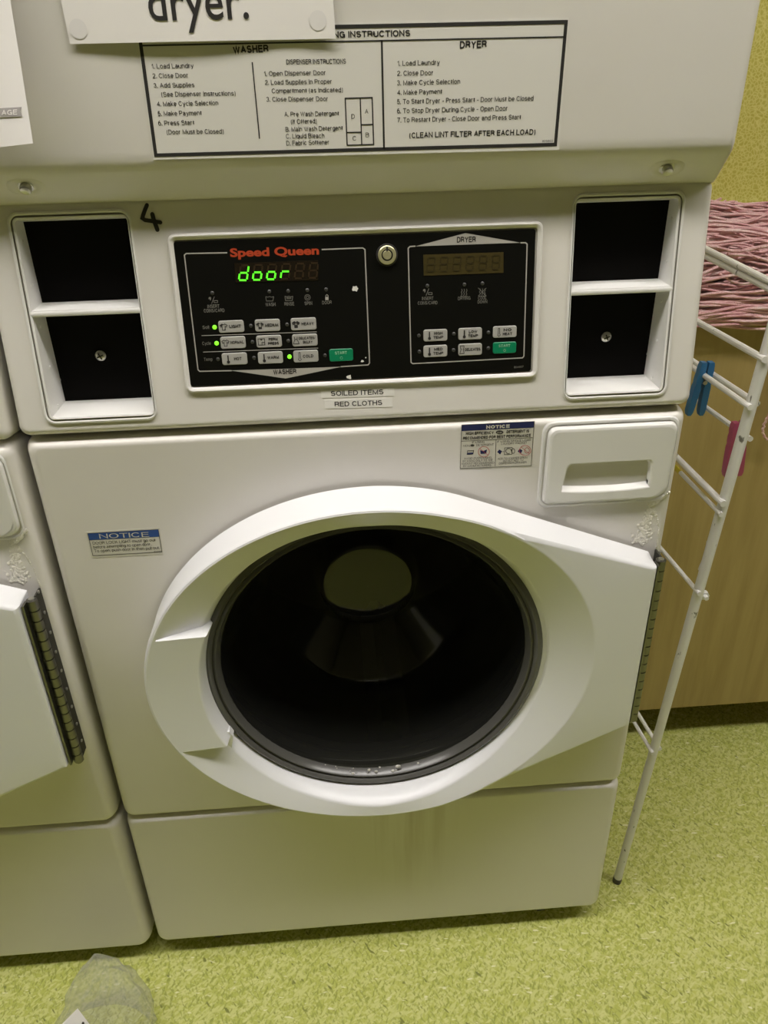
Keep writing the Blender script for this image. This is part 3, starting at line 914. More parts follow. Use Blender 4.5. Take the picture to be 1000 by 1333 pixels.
# buttons
SHIRT = [(-.4, -.9), (.4, -.9), (.4, .1), (.75, -.1), (1, .4), (.4, .8), (.15, .6), (-.15, .6), (-.4, .8), (-1, .4), (-.75, -.1), (-.4, .1), (-.4, -.9)]
def button(cf, x0, y0, x1, y1, texts, kind, green=False):
    mb = MB()
    sk = (y1 - y0) * 0.04
    A, B = F(cf(x0, y1)), F(cf(x1, y1 - (x1 - x0) * 0.03))
    C_, D_ = F(cf(x1, y0)), F(cf(x0, y0 + 3))
    xa, ya, xb, yb = (A[0] + D_[0]) / 2, (A[1] + B[1]) / 2, (B[0] + C_[0]) / 2, (C_[1] + D_[1]) / 2
    L0 = rrect(xa, ya, xb, yb, 0.0022); L1 = rrect(xa + .0005, ya + .0005, xb - .0005, yb - .0005, 0.0019)
    top = PB + 0.0010
    mb.loft([[FASC.P(a, b, PB - 0.0001) for a, b in L0], [FASC.P(a, b, PB + 0.0006) for a, b in L0], [FASC.P(a, b, top) for a, b in L1]], 0)
    mb.fill(FASC, L1, (), top, 0)
    w, h = xb - xa, yb - ya
    tc_ = top + 0.0002
    X = lambda s_: xa + w * s_
    Y = lambda s_: ya + h * s_
    def ic(lines, fills=(), cx=.2, cy=.5, s_=.3, wd=.0006):
        for Ln in lines:
            cl = Ln[0] == Ln[-1] and len(Ln) > 2
            mb.stroke(FASC, [(X(cx) + a * h * s_, Y(cy) + b * h * s_) for a, b in (Ln[:-1] if cl else Ln)], wd, tc_, 1, cl)
        for Ln in fills:
            mb.fill(FASC, [(X(cx) + a * h * s_, Y(cy) + b * h * s_) for a, b in Ln], (), tc_ + .0001, 1)
    if kind == 'shirt': ic([SHIRT])
    if kind == 'shirt1': ic([SHIRT], [[(-1, .4), (-.5, .1), (-.1, .6), (-.4, .9)], [(.1, -.9), (.4, -.9), (.4, -.3)]])
    if kind == 'shirt2': ic([SHIRT], [[(-1, .4), (-.5, .1), (-.1, .6), (-.4, .9)], [(-.4, -.9), (.4, -.9), (.4, -.4), (-.4, -.3)], [(.2, .3), (.8, .1), (.9, .4), (.4, .7)]])
    if kind == 'shirt3': ic([SHIRT], [[(-1, .4), (-.5, .1), (0, .3), (-.1, .7), (-.4, .9)], [(-.4, -.9), (.4, -.9), (.4, -.2), (-.4, -.1)], [(.0, .3), (.75, .0), (1, .4), (.4, .8)]])
    if kind == 'press': ic([[(-.9, -.9), (.9, -.9), (.9, .8), (-.9, .8), (-.9, -.9)], [(.1, -.8), (.1, -.2), (.8, -.2)]], [[(-.4, .8), (0, .2), (.4, .8)]])
    if kind == 'dress': ic([[(-.4, 1), (-.3, .3), (-.8, -.9), (.8, -.9), (.3, .3), (.4, 1)], [(-.3, .3), (.3, .3)]], cx=.15)
    if kind == 'tank': ic([[(-.45, 1), (-.45, .5), (-.25, .2), (-.6, -.9), (.5, -.9), (.3, .2), (.45, .5), (.45, 1), (-.45, 1)]], cx=.16, s_=.34)
    if kind == 'thermo': ic([], [[(-.17, -.7), (.17, -.7), (.17, 1), (-.17, 1)], [(.42 * math.cos(t * .6283), -.75 + .42 * math.sin(t * .6283)) for t in range(10)]], cx=.25, s_=.32)
    if kind == 'thermo0': ic([[(-.2, -.4), (-.2, .9), (0, 1.1), (.2, .9), (.2, -.4), (.4, -.8), (0, -1.15), (-.4, -.8), (-.2, -.4)]], cx=.25, s_=.32, wd=.0005)
    for (s_, a0, a1, b, hh) in texts:
        mb.text(FASC, s_, (X(a0), Y(b)), (X(a1), Y(b)), h * hh, tc_, 2 if green else 1, 0.03)
    if green:
        ic_l = [(X(.5) + a * h * .1, Y(.27) + b * h * .1) for a, b in ring_]
        mb.stroke(FASC, ic_l[:-1], .0004, tc_, 2, True)
    mb.build('button', [M_green if green else M_button, M_black, M_greenprint], panel_o)['label'] = \
        ('green start button' if green else 'grey button printed ' + ' '.join(t[0].lower() for t in texts))


one = lambda s_, a0=.42, a1=.88: [(s_, a0, a1, .38, .26)]
two = lambda s_, t_, a0=.43, a1=.85: [(s_, a0 + .03, a1 - .03, .55, .24), (t_, a0, a1, .2, .24)]
button(c4, 250, 524, 377, 588, one('LIGHT'), 'shirt1')
button(c4, 432, 518, 557, 582, one('MEDIUM', .40, .93), 'shirt2')
button(c4, 611, 511, 738, 576, one('HEAVY', .42, .9), 'shirt3')
button(c4, 260, 604, 385, 668, one('NORMAL', .40, .93), 'shirt')
button(c4, 439, 598, 565, 662, two('PERM', 'PRESS', .46, .88), 'press')
button(c4, 618, 592, 744, 656, [('DELICATES/', .26, .92, .55, .24), ('BULKY', .42, .8, .22, .24)], 'dress')
button(c4, 267, 686, 393, 749, one('HOT', .48, .78), 'thermo')
button(c4, 447, 680, 571, 743, one('WARM', .38, .84), 'thermo')
button(c4, 624, 673, 748, 736, one('COLD', .38, .80), 'thermo0')
button(c4, 803, 666, 922, 731, [('START', .24, .74, .56, .25)], '', True)
button(c5, 350, 569, 469, 631, two('HIGH', 'TEMP', .41, .83), 'thermo')
button(c5, 524, 561, 642, 623, two('LOW', 'TEMP', .41, .83), 'thermo')
button(c5, 697, 552, 815, 613, two('NO', 'HEAT', .41, .81), 'thermo0')
button(c5, 350, 648, 469, 710, two('MED', 'TEMP', .41, .83), 'thermo')
button(c5, 524, 640, 642, 702, one('DELICATES', .28, .93), 'tank')
button(c5, 697, 632, 813, 692, [('START', .24, .74, .56, .25)], '', True)

# indicator lamps
def led(cf, x, y, on=False, r=0.0019):
    mb = MB()
    a = F(cf(x, y))
    mb.lathe(a, [(r, PB - 0.0001), (r, PB + 0.0004), (r * .75, PB + 0.0008), (r * .3, PB + 0.001), (0.0001, PB + 0.001)], 16, 0, FASC)
    mb.build('indicator_light', M_led_on if on else M_led_off, panel_o)['label'] = 'lit green indicator light' if on else 'unlit indicator light'
for x, y, on in ((230, 560, 1), (411, 553, 0), (592, 547, 0), (240, 640, 1), (419, 634, 0), (598, 628, 0), (247, 720, 0), (427, 713, 0),
                 (604, 707, 1), (781, 701, 0), (218, 390, 0), (503, 382, 0), (598, 379, 0), (693, 375, 0), (787, 372, 0)):
    led(c4, x, y, bool(on), 0.0021 if on else 0.0018)
for x, y in ((328, 602), (502, 594), (675, 587), (330, 682), (501, 674), (674, 665), (370, 353), (555, 347), (645, 342)):
    led(c5, x, y, False, 0.0018)

# key switch
mb = MB()
a = F(c5(168, 199))
mb.lathe(a, [(0.0105, PB - .0002), (0.0100, PB + .001), (0.0086, PB + .0012)], 32, 1, FASC)
mb.lathe(a, [(0.0086, PB + .0012), (0.0086, PB + .003), (0.0078, PB + .0036), (0.0054, PB + .0036)], 32, 0, FASC)
mb.lathe(a, [(0.0054, PB + .0036), (0.0054, PB + .0008), (0.0042, PB + .0008)], 32, 1, FASC)
mb.lathe(a, [(0.0042, PB + .0008), (0.0042, PB + .0034), (0.0038, PB + .0038), (0.0001, PB + .0038)], 32, 0, FASC)
mb.stroke(FASC, [(a[0], a[1] + .0035), (a[0], a[1] + .0075)], 0.0016, PB + .0040, 1)
mb.build('key_switch', [M_key, M_black], panel_o)

# tape labels under the panel
def tape(name, Q, body, x0, y0, x1, y1, hp):
    mb = MB()
    L = [F(p) for p in Q]
    mb.loft([[FASC.P(a, b, 0.0) for a, b in L], [FASC.P(a, b, 0.0004) for a, b in L]], 0)
    mb.fill(FASC, L, (), 0.0004, 0)
    ptext(mb, FASC, body, x0, y0, x1, y1, hp, 1, 0.012, 0.0006)
    mb.build(name, [M_tape, M_black], stack)['label'] = 'tape label lettered ' + body.lower()
c7 = lambda x, y: (400 + x * 0.14, 480 + y * 0.14)
tape('tape_label', [c7(130, 272), c7(812, 252), c7(808, 176), c7(128, 196)], 'SOILED ITEMS', *c7(221, 252), *c7(709, 236), 6.4)
tape('tape_label', [c7(165, 372), c7(795, 352), c7(792, 268), c7(160, 288)], 'RED CLOTHS', *c7(256, 352), *c7(697, 336), 6.4)

# ------------------------------------------------------------------ dryer front above
prof = [(0.100, 1.0775), (0.036, 1.0765), (0.0325, 1.0770), (0.0290, 1.0795), (0.0085, 1.1035), (0.0055, 1.1080), (0.0042, 1.1130), (0.004, 1.1200), (0.004, 1.94),
        (0.006, 1.950), (0.012, 1.957), (0.02, 1.96), (0.1, 1.96)]
mb = MB()
sta = []
N = 7
for k in range(N + 1):
    t = math.radians(90 * k / N)
    sta.append((-WP + 0.008 * (1 - math.cos(t)), 0.008 * (1 - math.sin(t))))
sta = [(-WP, 0.03)] + sta + [(-WP + 0.010, 0.0)]
sta = sta + [(-x, d) for x, d in reversed(sta)]
mb.loft([[Vector((x, min(y + d, 0.1), z)) for y, z in prof] for x, d in sta], 0, closed=False)
mb.build('dryer_front', M_enamel, stack)
for (u, v_) in ((868, 218), (34, 242)):
    a = LIP.at(u, v_)
    mb = MB()
    n = 40
    lo = []
    for rr, hh in ((1.0, 0.0), (0.93, 0.0003), (0.80, 0.0010), (0.66, 0.0014), (0.50, 0.0010), (0.36, 0.0002)):
        lo.append([LIP.P(a[0] + 0.019 * rr * math.cos(2 * math.pi * k / n) * (1 + 0.3 * rr * max(0, math.sin(2 * math.pi * k / n)) ** 2),
                         a[1] - 0.001 + 0.0125 * rr * math.sin(2 * math.pi * k / n), hh) for k in range(n)])
    mb.loft(lo, 0)
    mb.fill(LIP, [(a[0] + 0.0069 * math.cos(2 * math.pi * k / 20), a[1] - 0.001 + 0.0045 * math.sin(2 * math.pi * k / 20)) for k in range(20)], (), 0.0002)
    boss = mb.build('bolt_boss', M_enamel, stack)
    mb = MB()
    mb.lathe(a, [(0.0066, 0.0), (0.0066, 0.0012), (0.0052, 0.0014), (0.0052, 0.0050), (0.0044, 0.0060), (0.0030, 0.0056), (0.0001, 0.0052)], 12, 0, LIP)
    mb.build('bolt', M_steel, boss)

# ------------------------------------------------------------------ instruction decal on the dryer front
A = lambda x, y: (x / 2.0, y / 2.0)
B_ = lambda x, y: (480 + x * .52, y * .52)
D = lambda p: DRY.at(*p)
mb = MB()
film = [D((200, 208)), D((728, 195)), D((741, 23)), D((177, 35.5))]
mb.loft([[DRY.P(a, b, 0.0) for a, b in film], [DRY.P(a, b, 0.0003) for a, b in film]], 0)
mb.fill(DRY, film, (), 0.0003, 0)
cd = 0.0005
bd = [D((203, 202)), D((723, 188)), D((737, 28.6)), D((181, 40.5))]
mb.stroke(DRY, bd, 0.0028, cd, 1, True)
mb.stroke(DRY, [D((184, 59.5)), D((735, 48))], 0.0011, cd, 1)
mb.stroke(DRY, [D((497, 52)), D((500, 194))], 0.0016, cd, 1)
mb.stroke(DRY, [D(A(657, 162)), D(A(676, 361))], 0.0010, cd, 1)
def dt(body, p, q, hp, bold=0.0, m=1):
    ptext(mb, DRY, body, *p, *q, hp, m, bold, cd)
dt('OPERATING INSTRUCTIONS', (386, 50.6), (534, 47.4), 8.6, 0.022)
dt('WASHER', A(608, 140), A(700, 136), 10.0, 0.03)
for body, x0, y0, x1, y1 in (('1. Load Laundry', 396, 179, 505, 177), ('2. Close Door', 398, 204, 490, 202), ('3. Add Supplies', 401, 229, 507, 227),
                             ('(See Dispenser Instructions)', 421, 252, 614, 249), ('4. Make Cycle Selection', 409, 277, 569, 274),
                             ('5. Make Payment', 412, 302, 526, 300), ('6. Press Start', 413, 327, 507, 325), ('(Door Must be Closed)', 435, 350, 583, 348),
                             ('1. Open Dispenser Door', 688, 198, 848, 195), ('2. Load Supplies in Proper', 690, 221, 864, 218),
                             ('Compartment (as Indicated)', 708, 243, 893, 240), ('3. Close Dispenser Door', 694, 265, 854, 263),
                             ('A. Pre Wash Detergent', 741, 304, 883, 301), ('(If Offered)', 758, 323, 825, 321), ('B. Main Wash Detergent', 744, 343, 893, 339),
                             ('C. Liquid Bleach', 745, 361, 845, 359), ('D. Fabric Softener', 746, 379, 857, 376)):
    dt(body, A(x0, y0), A(x1, y1), 6.3, 0.006, 2)
dt('DISPENSER INSTRUCTIONS', A(746, 168), A(901, 166), 6.6, 0.012)
mb.stroke(DRY, [D(A(899, 256)), D(A(969, 254)), D(A(973, 376)), D(A(904, 378))], 0.0010, cd, 1, True)
mb.stroke(DRY, [D(A(938, 255)), D(A(942, 377))], 0.0010, cd, 1)
mb.stroke(DRY, [D(A(940, 325)), D(A(971, 324))], 0.0010, cd, 1)
mb.stroke(DRY, [D(A(902, 345)), D(A(941, 344))], 0.0010, cd, 1)
for ch, x, y in (('D', 915, 309), ('A', 950, 296), ('C', 918, 366), ('B', 952, 357)):
    dt(ch, A(x, y), A(x + 9, y), 6.0, 0.0, 2)
dt('DRYER', B_(228, 122), B_(295, 120), 10.0, 0.026)
for body, x0, y0, x1, y1 in (('1. Load Laundry', 72, 165, 178, 162), ('2. Close Door', 71, 190, 161, 188), ('3. Make Cycle Selection', 71, 214, 229, 210),
                             ('4. Make Payment', 71, 238, 184, 235), ('5. To Start Dryer - Press Start - Door Must be Closed', 71, 261, 412, 252),
                             ('6. To Stop Dryer During Cycle - Open Door', 71, 284, 347, 277), ('7. To Restart Dryer - Close Door and Press Start', 72, 307, 381, 299)):
    dt(body, B_(x0, y0), B_(x1, y1), 6.6, 0.006, 2)
dt('(CLEAN LINT FILTER AFTER EACH LOAD)', B_(102, 346), B_(417, 337), 7.4, 0.018)
dt('805865', B_(434, 356), B_(461, 355), 2.8, 0.0, 2)
mb.build('instruction_decal', [M_decal, M_black, M_ink], stack)

# ------------------------------------------------------------------ notice stickers on the washer front
mb = MB()
N1 = lambda x, y: (590 + x * .12, 540 + y * .12)
G = lambda p: FRONT.at(*p)
L = [G(N1(70, 590)), G(N1(850, 556)), G(N1(888, 66)), G(N1(92, 104))]
mb.loft([[FRONT.P(a, b, 0) for a, b in L], [FRONT.P(a, b, .0003) for a, b in L]], 0)
mb.fill(FRONT, L, (), .0003, 0)
cn = .0005
mb.fill(FRONT, [G(N1(90, 175)), G(N1(874, 136)), G(N1(880, 70)), G(N1(93, 110))], (), cn, 1)
ptext(mb, FRONT, 'NOTICE', *N1(357, 150), *N1(611, 137), 4.4, 0, 0.04, cn + .0002)
ptext(mb, FRONT, 'HIGH EFFICIENCY', *N1(137, 218), *N1(438, 208), 4.0, 2, 0.03, cn)
ptext(mb, FRONT, 'DETERGENT IS', *N1(578, 198), *N1(822, 190), 4.0, 2, 0.03, cn)
ptext(mb, FRONT, 'RECOMMENDED FOR BEST PERFORMANCE', *N1(108, 270), *N1(840, 236), 4.0, 2, 0.03, cn)
mb.fill(FRONT, [G(N1(504 + 42 * math.cos(t * .5236), 188 - 22 * math.sin(t * .5236))) for t in range(12)], (), cn, 2)
ptext(mb, FRONT, 'he', *N1(480, 198), *N1(526, 195), 1.8, 0, 0.0, cn + .0002)
mb.stroke(FRONT, [G(N1(88, 285)), G(N1(862, 245))], 0.0005, cn, 2)
mb.stroke(FRONT, [G(N1(465, 268)), G(N1(455, 556))], 0.0005, cn, 2)
mb.stroke(FRONT, [G(N1(76, 580)), G(N1(845, 548)), G(N1(880, 70)), G(N1(93, 110))], 0.0005, cn, 2, True)
for body, x0, y0, x1, y1 in (('IF USING', 205, 308, 338, 302), ('NON', 108, 346, 180, 343), ('DETERGENT', 250, 338, 440, 330), ('IF USING SINGLE LOAD', 478, 300, 842, 280),
                             ('LAUNDRY PACKET', 520, 324, 800, 310), ('AVOID OVERDOSING', 118, 484, 415, 472), ('BY USING ONLY 1/3 THE', 104, 512, 428, 498),
                             ('AMOUNT RECOMMENDED', 88, 540, 445, 526), ('BY MANUFACTURERS.', 108, 566, 415, 554), ('ADD TO WASHER DRUM.', 482, 486, 808, 470),
                             ('DO NOT ADD TO', 540, 508, 760, 496), ('DISPENSER DRAWER.', 496, 536, 800, 522)):
    ptext(mb, FRONT, body, *N1(x0, y0), *N1(x1, y1), 2.6, 2, 0.0, cn)
mb.fill(FRONT, [G(N1(208 + 22 * math.cos(t * .5236), 330 - 13 * math.sin(t * .5236))) for t in range(12)], (), cn, 2)
mb.stroke(FRONT, [G(N1(150, 428)), G(N1(215, 424)), G(N1(222, 384)), G(N1(156, 388))], 0.0006, cn, 2, True)
mb.fill(FRONT, [G(N1(151, 430)), G(N1(216, 426)), G(N1(219, 406)), G(N1(153, 410))], (), cn, 1)
mb.stroke(FRONT, [G(N1(332 + 60 * math.cos(t * .262), 398 - 56 * math.sin(t * .262))) for t in range(24)], 0.0005, cn + .0002, 3, True)
mb.fill(FRONT, [G(N1(298, 422)), G(N1(358, 418)), G(N1(366, 374)), G(N1(330, 388)), G(N1(292, 382))], (), cn, 1)
mb.stroke(FRONT, [G(N1(285, 360)), G(N1(380, 436))], 0.0004, cn + .0002, 3)
for dx, dy in ((0, 0), (222, -8)):
    mb.fill(FRONT, [G(N1(477 + dx, 402 + dy)), G(N1(510 + dx, 428 + dy)), G(N1(530 + dx, 392 + dy)), G(N1(500 + dx, 374 + dy))], (), cn, 1)
mb.stroke(FRONT, [G(N1(532, 398)), G(N1(556, 396))], 0.0005, cn, 2)
mb.stroke(FRONT, [G(N1(554, 430)), G(N1(636, 426)), G(N1(640, 352)), G(N1(558, 356))], 0.0005, cn, 2, True)
mb.stroke(FRONT, [G(N1(600 + 30 * math.cos(t * .4), 390 - 28 * math.sin(t * .4))) for t in range(14)], 0.0006, cn, 2)
mb.stroke(FRONT, [G(N1(650 + 18 * math.cos(t * .5236), 390 - 26 * math.sin(t * .5236))) for t in range(12)], 0.0006, cn, 2, True)
mb.stroke(FRONT, [G(N1(780 + 62 * math.cos(t * .262), 384 - 54 * math.sin(t * .262))) for t in range(24)], 0.0005, cn + .0002, 3, True)
mb.stroke(FRONT, [G(N1(735, 346)), G(N1(828, 420))], 0.0004, cn + .0002, 3)
mb.stroke(FRONT, [G(N1(800 + 26 * math.cos(t * .5236), 384 - 30 * math.sin(t * .5236))) for t in range(12)], 0.0005, cn, 3, True)
mb.build('notice_sticker', [M_sticker, M_navy, M_ink, M_redline], stack)['label'] = 'notice sticker about detergent, beside the drawer'

mb = MB()
N2 = lambda x, y: (100 + x * .13, 675 + y * .13)
L = [G(N2(150, 392)), G(N2(866, 358)), G(N2(828, 93)), G(N2(94, 134))]
mb.loft([[FRONT.P(a, b, 0) for a, b in L], [FRONT.P(a, b, .0003) for a, b in L]], 0)
mb.fill(FRONT, L, (), .0003, 0)
mb.fill(FRONT, [G(N2(128, 214)), G(N2(826, 180)), G(N2(816, 110)), G(N2(112, 148))], (), cn, 1)
mb.stroke(FRONT, [G(N2(163, 370)), G(N2(853, 332)), G(N2(816, 108)), G(N2(110, 148))], 0.0006, cn, 2, True)
ptext(mb, FRONT, 'NOTICE', *N2(230, 198), *N2(728, 178), 6.0, 0, 0.0, cn + .0002)
for body, x0, y0, x1, y1 in (('DOOR LOCK LIGHT must go out', 163, 260, 790, 226), ('before attempting to open door.', 170, 300, 748, 268), ('To open, push door in then pull out.', 180, 338, 832, 304)):
    ptext(mb, FRONT, body, *N2(x0, y0), *N2(x1, y1), 3.9, 2, 0.0, cn)
ptext(mb, FRONT, '805840', *N2(775, 334), *N2(845, 330), 1.6, 2, 0.0, cn)
mb.build('notice_sticker', [M_sticker, M_blue, M_ink], stack)['label'] = 'blue headed notice sticker about the door lock light'

# ------------------------------------------------------------------ detergent drawer
drawer = MB()
dx0, dx1, dz0, dz1 = 0.194, 0.333, 0.757, 0.848
def DL(i, c, r=None):
    return [FRONT.P(a, b, c) for a, b in rrect(dx0 + i, dz0 + i * .9, dx1 - i, dz1 - i, (.006, .016, .009, .009) if r is None else r)]
hx0, hx1, hz0, hz1 = 0.212, 0.312, 0.7695, 0.807
def HL(i, c):      # grip recess: trapezoid with a bowed lower edge
    out = []
    n = 10
    for k in range(n + 1):
        s_ = k / n
        out.append((hx0 + i + (hx1 - hx0 - 2 * i) * s_, hz0 + i + 0.0025 * (1 - (2 * s_ - 1) ** 2) * -1 + 0.003))
    out += [(hx1 - i, hz0 + i + .008), (hx1 - i - .001, hz1 - i - .004), (hx1 - i - .004, hz1 - i)]
    out += [(hx0 + i + .008, hz1 - i), (hx0 + i + .004, hz1 - i - .004), (hx0 + i, hz0 + i + .006)]
    return out
drawer.loft([DL(0, 0.0), DL(0.0004, 0.004), DL(0.0016, 0.0062), DL(0.0035, 0.0070), DL(0.005, 0.0070)])
front_loop = rrect(dx0 + .005, dz0 + .0045, dx1 - .005, dz1 - .005, (.004, .012, .006, .006))
HL0 = HL(0, 0)
drawer.fill(FRONT, front_loop, [HL0], 0.0070, 0, True)
pl = lambda LL, c: [FRONT.P(a, b, c) for a, b in LL]
drawer.loft([pl(HL(0, 0), .0070), pl(HL(.0012, 0), .0064), pl(HL(.0024, 0), .004), pl([(a, b + (.012 if b < .78 else .0)) for a, b in HL(.004, 0)], -.016), pl([(a, b + (.014 if b < .78 else -.002)) for a, b in HL(.006, 0)], -.019)])
drawer.fill(FRONT, [(a, b + (.014 if b < .78 else -.002)) for a, b in HL(.006, 0)], (), -.019, 0)
# moulded surround pressed into the panel
drawer.loft([[FRONT.P(a, b, c) for a, b in rrect(dx0 - i, dz0 - i, dx1 + i * .5, dz1 + i, .012)] for i, c in ((.0058, 0.0), (.0045, .0016), (.0028, .0018), (.0012, .0004))])
drawer.build('detergent_drawer', M_frame, stack)

# dried detergent under the drawer's corner
mb = MB()
rnd = random.Random(3)
def lump(p, r, sq=0.5, n=7):
    loops = []
    for k in range(4):
        t = math.radians(8 + 27 * k)
        loops.append([FRONT.P(p[0] + r * math.cos(t) * math.cos(2 * math.pi * j / n) * rnd.uniform(.8, 1.1),
                              p[1] + r * 1.25 * math.cos(t) * math.sin(2 * math.pi * j / n) * rnd.uniform(.8, 1.1), r * sq * math.sin(t)) for j in range(n)])
    mb.loft(loops, 0, True, False, True)
R5 = lambda x, y: (810 + x * .12, 600 + y * .12)
for k in range(420):
    s_ = rnd.random()
    cx = 340 - 150 * s_ + rnd.gauss(0, 38) * (0.4 + .8 * s_)
    cy = 430 + 470 * s_ + rnd.gauss(0, 12)
    lump(G(R5(cx, cy)), rnd.uniform(.0006, .0021), .4)
for k in range(26):
    s_ = k / 25
    lump(G(R5(330 + 175 * s_ + rnd.gauss(0, 3), 470 - 125 * s_ + rnd.gauss(0, 4))), rnd.uniform(.0016, .003), .8)
for k in range(16):
    s_ = k / 15
    lump(G(R5(372 + 22 * math.sin(s_ * 3) + rnd.gauss(0, 2), 600 + 330 * s_)), rnd.uniform(.0008, .0014), .4)
mb.build('detergent_residue', M_residue, stack)

# ------------------------------------------------------------------ the door
EA, EB = 0.259, 0.2235       # crest half width / half height
YC = 0.058                   # how far the crest stands out
RI = 0.1985                  # window radius
NT = 288
HXY = ((0.3220, 0.687), (0.3220, 0.449))   # hinge corners of the door (x, z)


def hull(pts):
    pts = sorted(set(pts))
    def half(P):
        h = []
        for p in P:
            while len(h) > 1 and (h[-1][0] - h[-2][0]) * (p[1] - h[-2][1]) - (h[-1][1] - h[-2][1]) * (p[0] - h[-2][0]) <= 0: h.pop()
            h.append(p)
        return h[:-1]
    return half(pts) + half(pts[::-1])


def ray_hull(H, c, t):
    dx, dy = math.cos(t), math.sin(t)
    best = 0
    for i in range(len(H)):
        x1, y1 = H[i]; x2, y2 = H[(i + 1) % len(H)]
        ex, ey = x2 - x1, y2 - y1
        den = dx * ey - dy * ex
        if abs(den) < 1e-12: continue
        s_ = ((x1 - c[0]) * ey - (y1 - c[1]) * ex) / den
        w = ((x1 - c[0]) * dy - (y1 - c[1]) * dx) / den
        if s_ > 0 and -1e-6 <= w <= 1 + 1e-6: best = max(best, s_)
    return best


def ell(t, a, b): return a * b / math.hypot(b * math.cos(t), a * math.sin(t))


def outline(grow):
    P = [(DC[0] + (EA + grow) * math.cos(2 * math.pi * k / 720), DC[1] + (EB + grow) * math.sin(2 * math.pi * k / 720)) for k in range(720)]
    for x, z in HXY:
        P.append((x, z + (grow * .6 if z > ZC else -grow * .6)))
    return hull([(round(x, 6), round(z, 6)) for x, z in P])


H1, H2 = outline(0.0), outline(0.0035)
PAD = (math.radians(159), math.radians(203))
PAD_IN, PAD_OUT = (math.radians(156.5), math.radians(205.8)), (math.radians(161.8), math.radians(201.0))


def warp(t, f):      # the steps of the handle pad run level, not along a radius
    for p, a, b in zip(PAD, PAD_IN, PAD_OUT):
        t += max(0.0, 1 - abs(t - p) / 0.24) * (a + (b - a) * f - p)
    return t


def crest_c(x):      # the face falls back a little towards the hinge
    return 0.0575 - 0.080 * max(0.0, x - 0.08)


angs = [2 * math.pi * k / NT for k in range(NT)]
for pa in PAD:                       # double rows make the pad's two steps
    angs += [pa - 0.004, pa + 0.004, pa + 0.028, pa - 0.028]
# directions of the hinge corners, so the outline keeps them
for x, z in HXY:
    angs.append(math.atan2(z - DC[1], x - DC[0]) % (2 * math.pi))
angs = sorted(angs)
loops = {k: [] for k in range(15)}
for t in angs:
    ct, st_ = math.cos(t), math.sin(t)
    re = ell(t, EA, EB)
    ro1, ro2 = ray_hull(H1, DC, t), ray_hull(H2, DC, t)
    pad = PAD[0] < t < PAD[1]
    cc = crest_c(DC[0] + re * ct)
    cin = cc - 0.0008 - (0.016 if ct > 0 else 0.019) * abs(ct) ** 1.2
    ri, rf = RI, RI + 0.0095
    if pad:
        cin = cc - 0.002
        ri, rf = RI - 0.003, RI + 0.003
    ext = max(0.0, ro1 - re)
    co = crest_c(DC[0] + ro1 * ct)
    prof_ = [(ri + 0.0005, 0.024), (ri + .3 * (rf - ri), 0.024 + .35 * (cin - .024)), (ri + .8 * (rf - ri), cin - 0.0022), (rf, cin - 0.0004),
             (rf + 0.0012, cin), (re - 0.0024, cc - 0.0005), (re - 0.0004, cc), (re + min(.0014, .3 * ext + .0002), cc - (.0002 if ext > .004 else .0004)),
             (max(re + .0015, min(re + .006, ro1 - .007)), (crest_c(DC[0] + min(re + .006, ro1 - .007) * ct) if ext > .009 else cc - .0006)),
             (max(ro1 - 0.0065, re + .0016), (co + .0005 if ext > .009 else cc - .0008)), (max(ro1 - 0.0045, re + .0018), (co + .00025 if ext > .009 else cc - .0012)), (max(ro1 - .0008, re + .0026), co - 0.0022), (max(ro1, re + .003) + (ro2 - ro1) * .15, co - 0.0062),
             (ro1 + (ro2 - ro1) * .9, 0.012), (ro1 + (ro2 - ro1), 0.006)]
    for k, (r, c) in enumerate(prof_):
        f_ = min(1.0, max(0.0, (r - RI) / (re - RI)))
        tt = warp(t, f_)
        if k > 5: r = r * ell(tt, EA, EB) / re
        if k > 4: tt = warp(t, 1.0); 
        loops[k].append(FRONT.P(DC[0] + r * math.cos(tt), DC[1] + r * math.sin(tt), c))
door = MB()
door.loft([loops[k] for k in range(15)][::-1], 0)
# inner back wall closing the ring behind
door_o = None
back = [[FRONT.P(DC[0] + r * math.cos(t), DC[1] + r * math.sin(t), c) for t in angs] for r, c in ((RI + 0.0005, 0.024), (RI + .004, 0.006))]
door.loft(back, 0)
door.loft([back[1], loops[14]], 0)
door_o = door.build('door', M_doorplastic, stack, 38)

# pull tab in the lower end of the handle
mb = MB()
P3 = [(286, 949), (299, 950), (304, 956), (302, 974), (294, 969), (288, 958)]
tp = Plane((0, -0.036, 0), (1, 0, 0), (0, 0, 1))
L = [tp.at(*p) for p in P3][::-1]
mb.loft([[tp.P(a, b, -0.010) for a, b in L], [tp.P(a, b, 0.004) for a, b in L]], 0, smooth=False)
mb.fill(tp, L, (), 0.004, 0)
mb.build('handle_tab', M_doorplastic, door_o)

# glass bowl, its grey rim and seal
mb = MB()
mb.lathe(DC, [(RI + .003, 0.024), (RI - .002, 0.029), (RI - .0045, 0.0300), (RI - .007, 0.0272), (RI - .0085, 0.0245), (RI - .0105, 0.0262), (RI - .0125, 0.0266),
              (RI - .0145, 0.0235), (RI - .017, 0.016)], 128)
mb.build('window_rim', M_rim, door_o)
mb = MB()
mb.lathe(DC, [(RI - .0155, 0.019), (RI - .019, 0.012), (RI - .026, -0.010), (RI - .035, -0.035), (RI - .045, -0.058), (RI - .051, -0.072), (RI - .055, -0.0800), (RI - .0580, -0.0880),
              (RI - .0605, -0.0960), (RI - .0645, -0.1025), (RI - .071, -0.1095), (0.076, -0.164), (0.0725, -0.166), (0.0695, -0.162), (0.0660, -0.1420), (0.0640, -0.1390), (0.0590, -0.1380), (0.03, -0.1378), (0.0005, -0.1377)], 96)
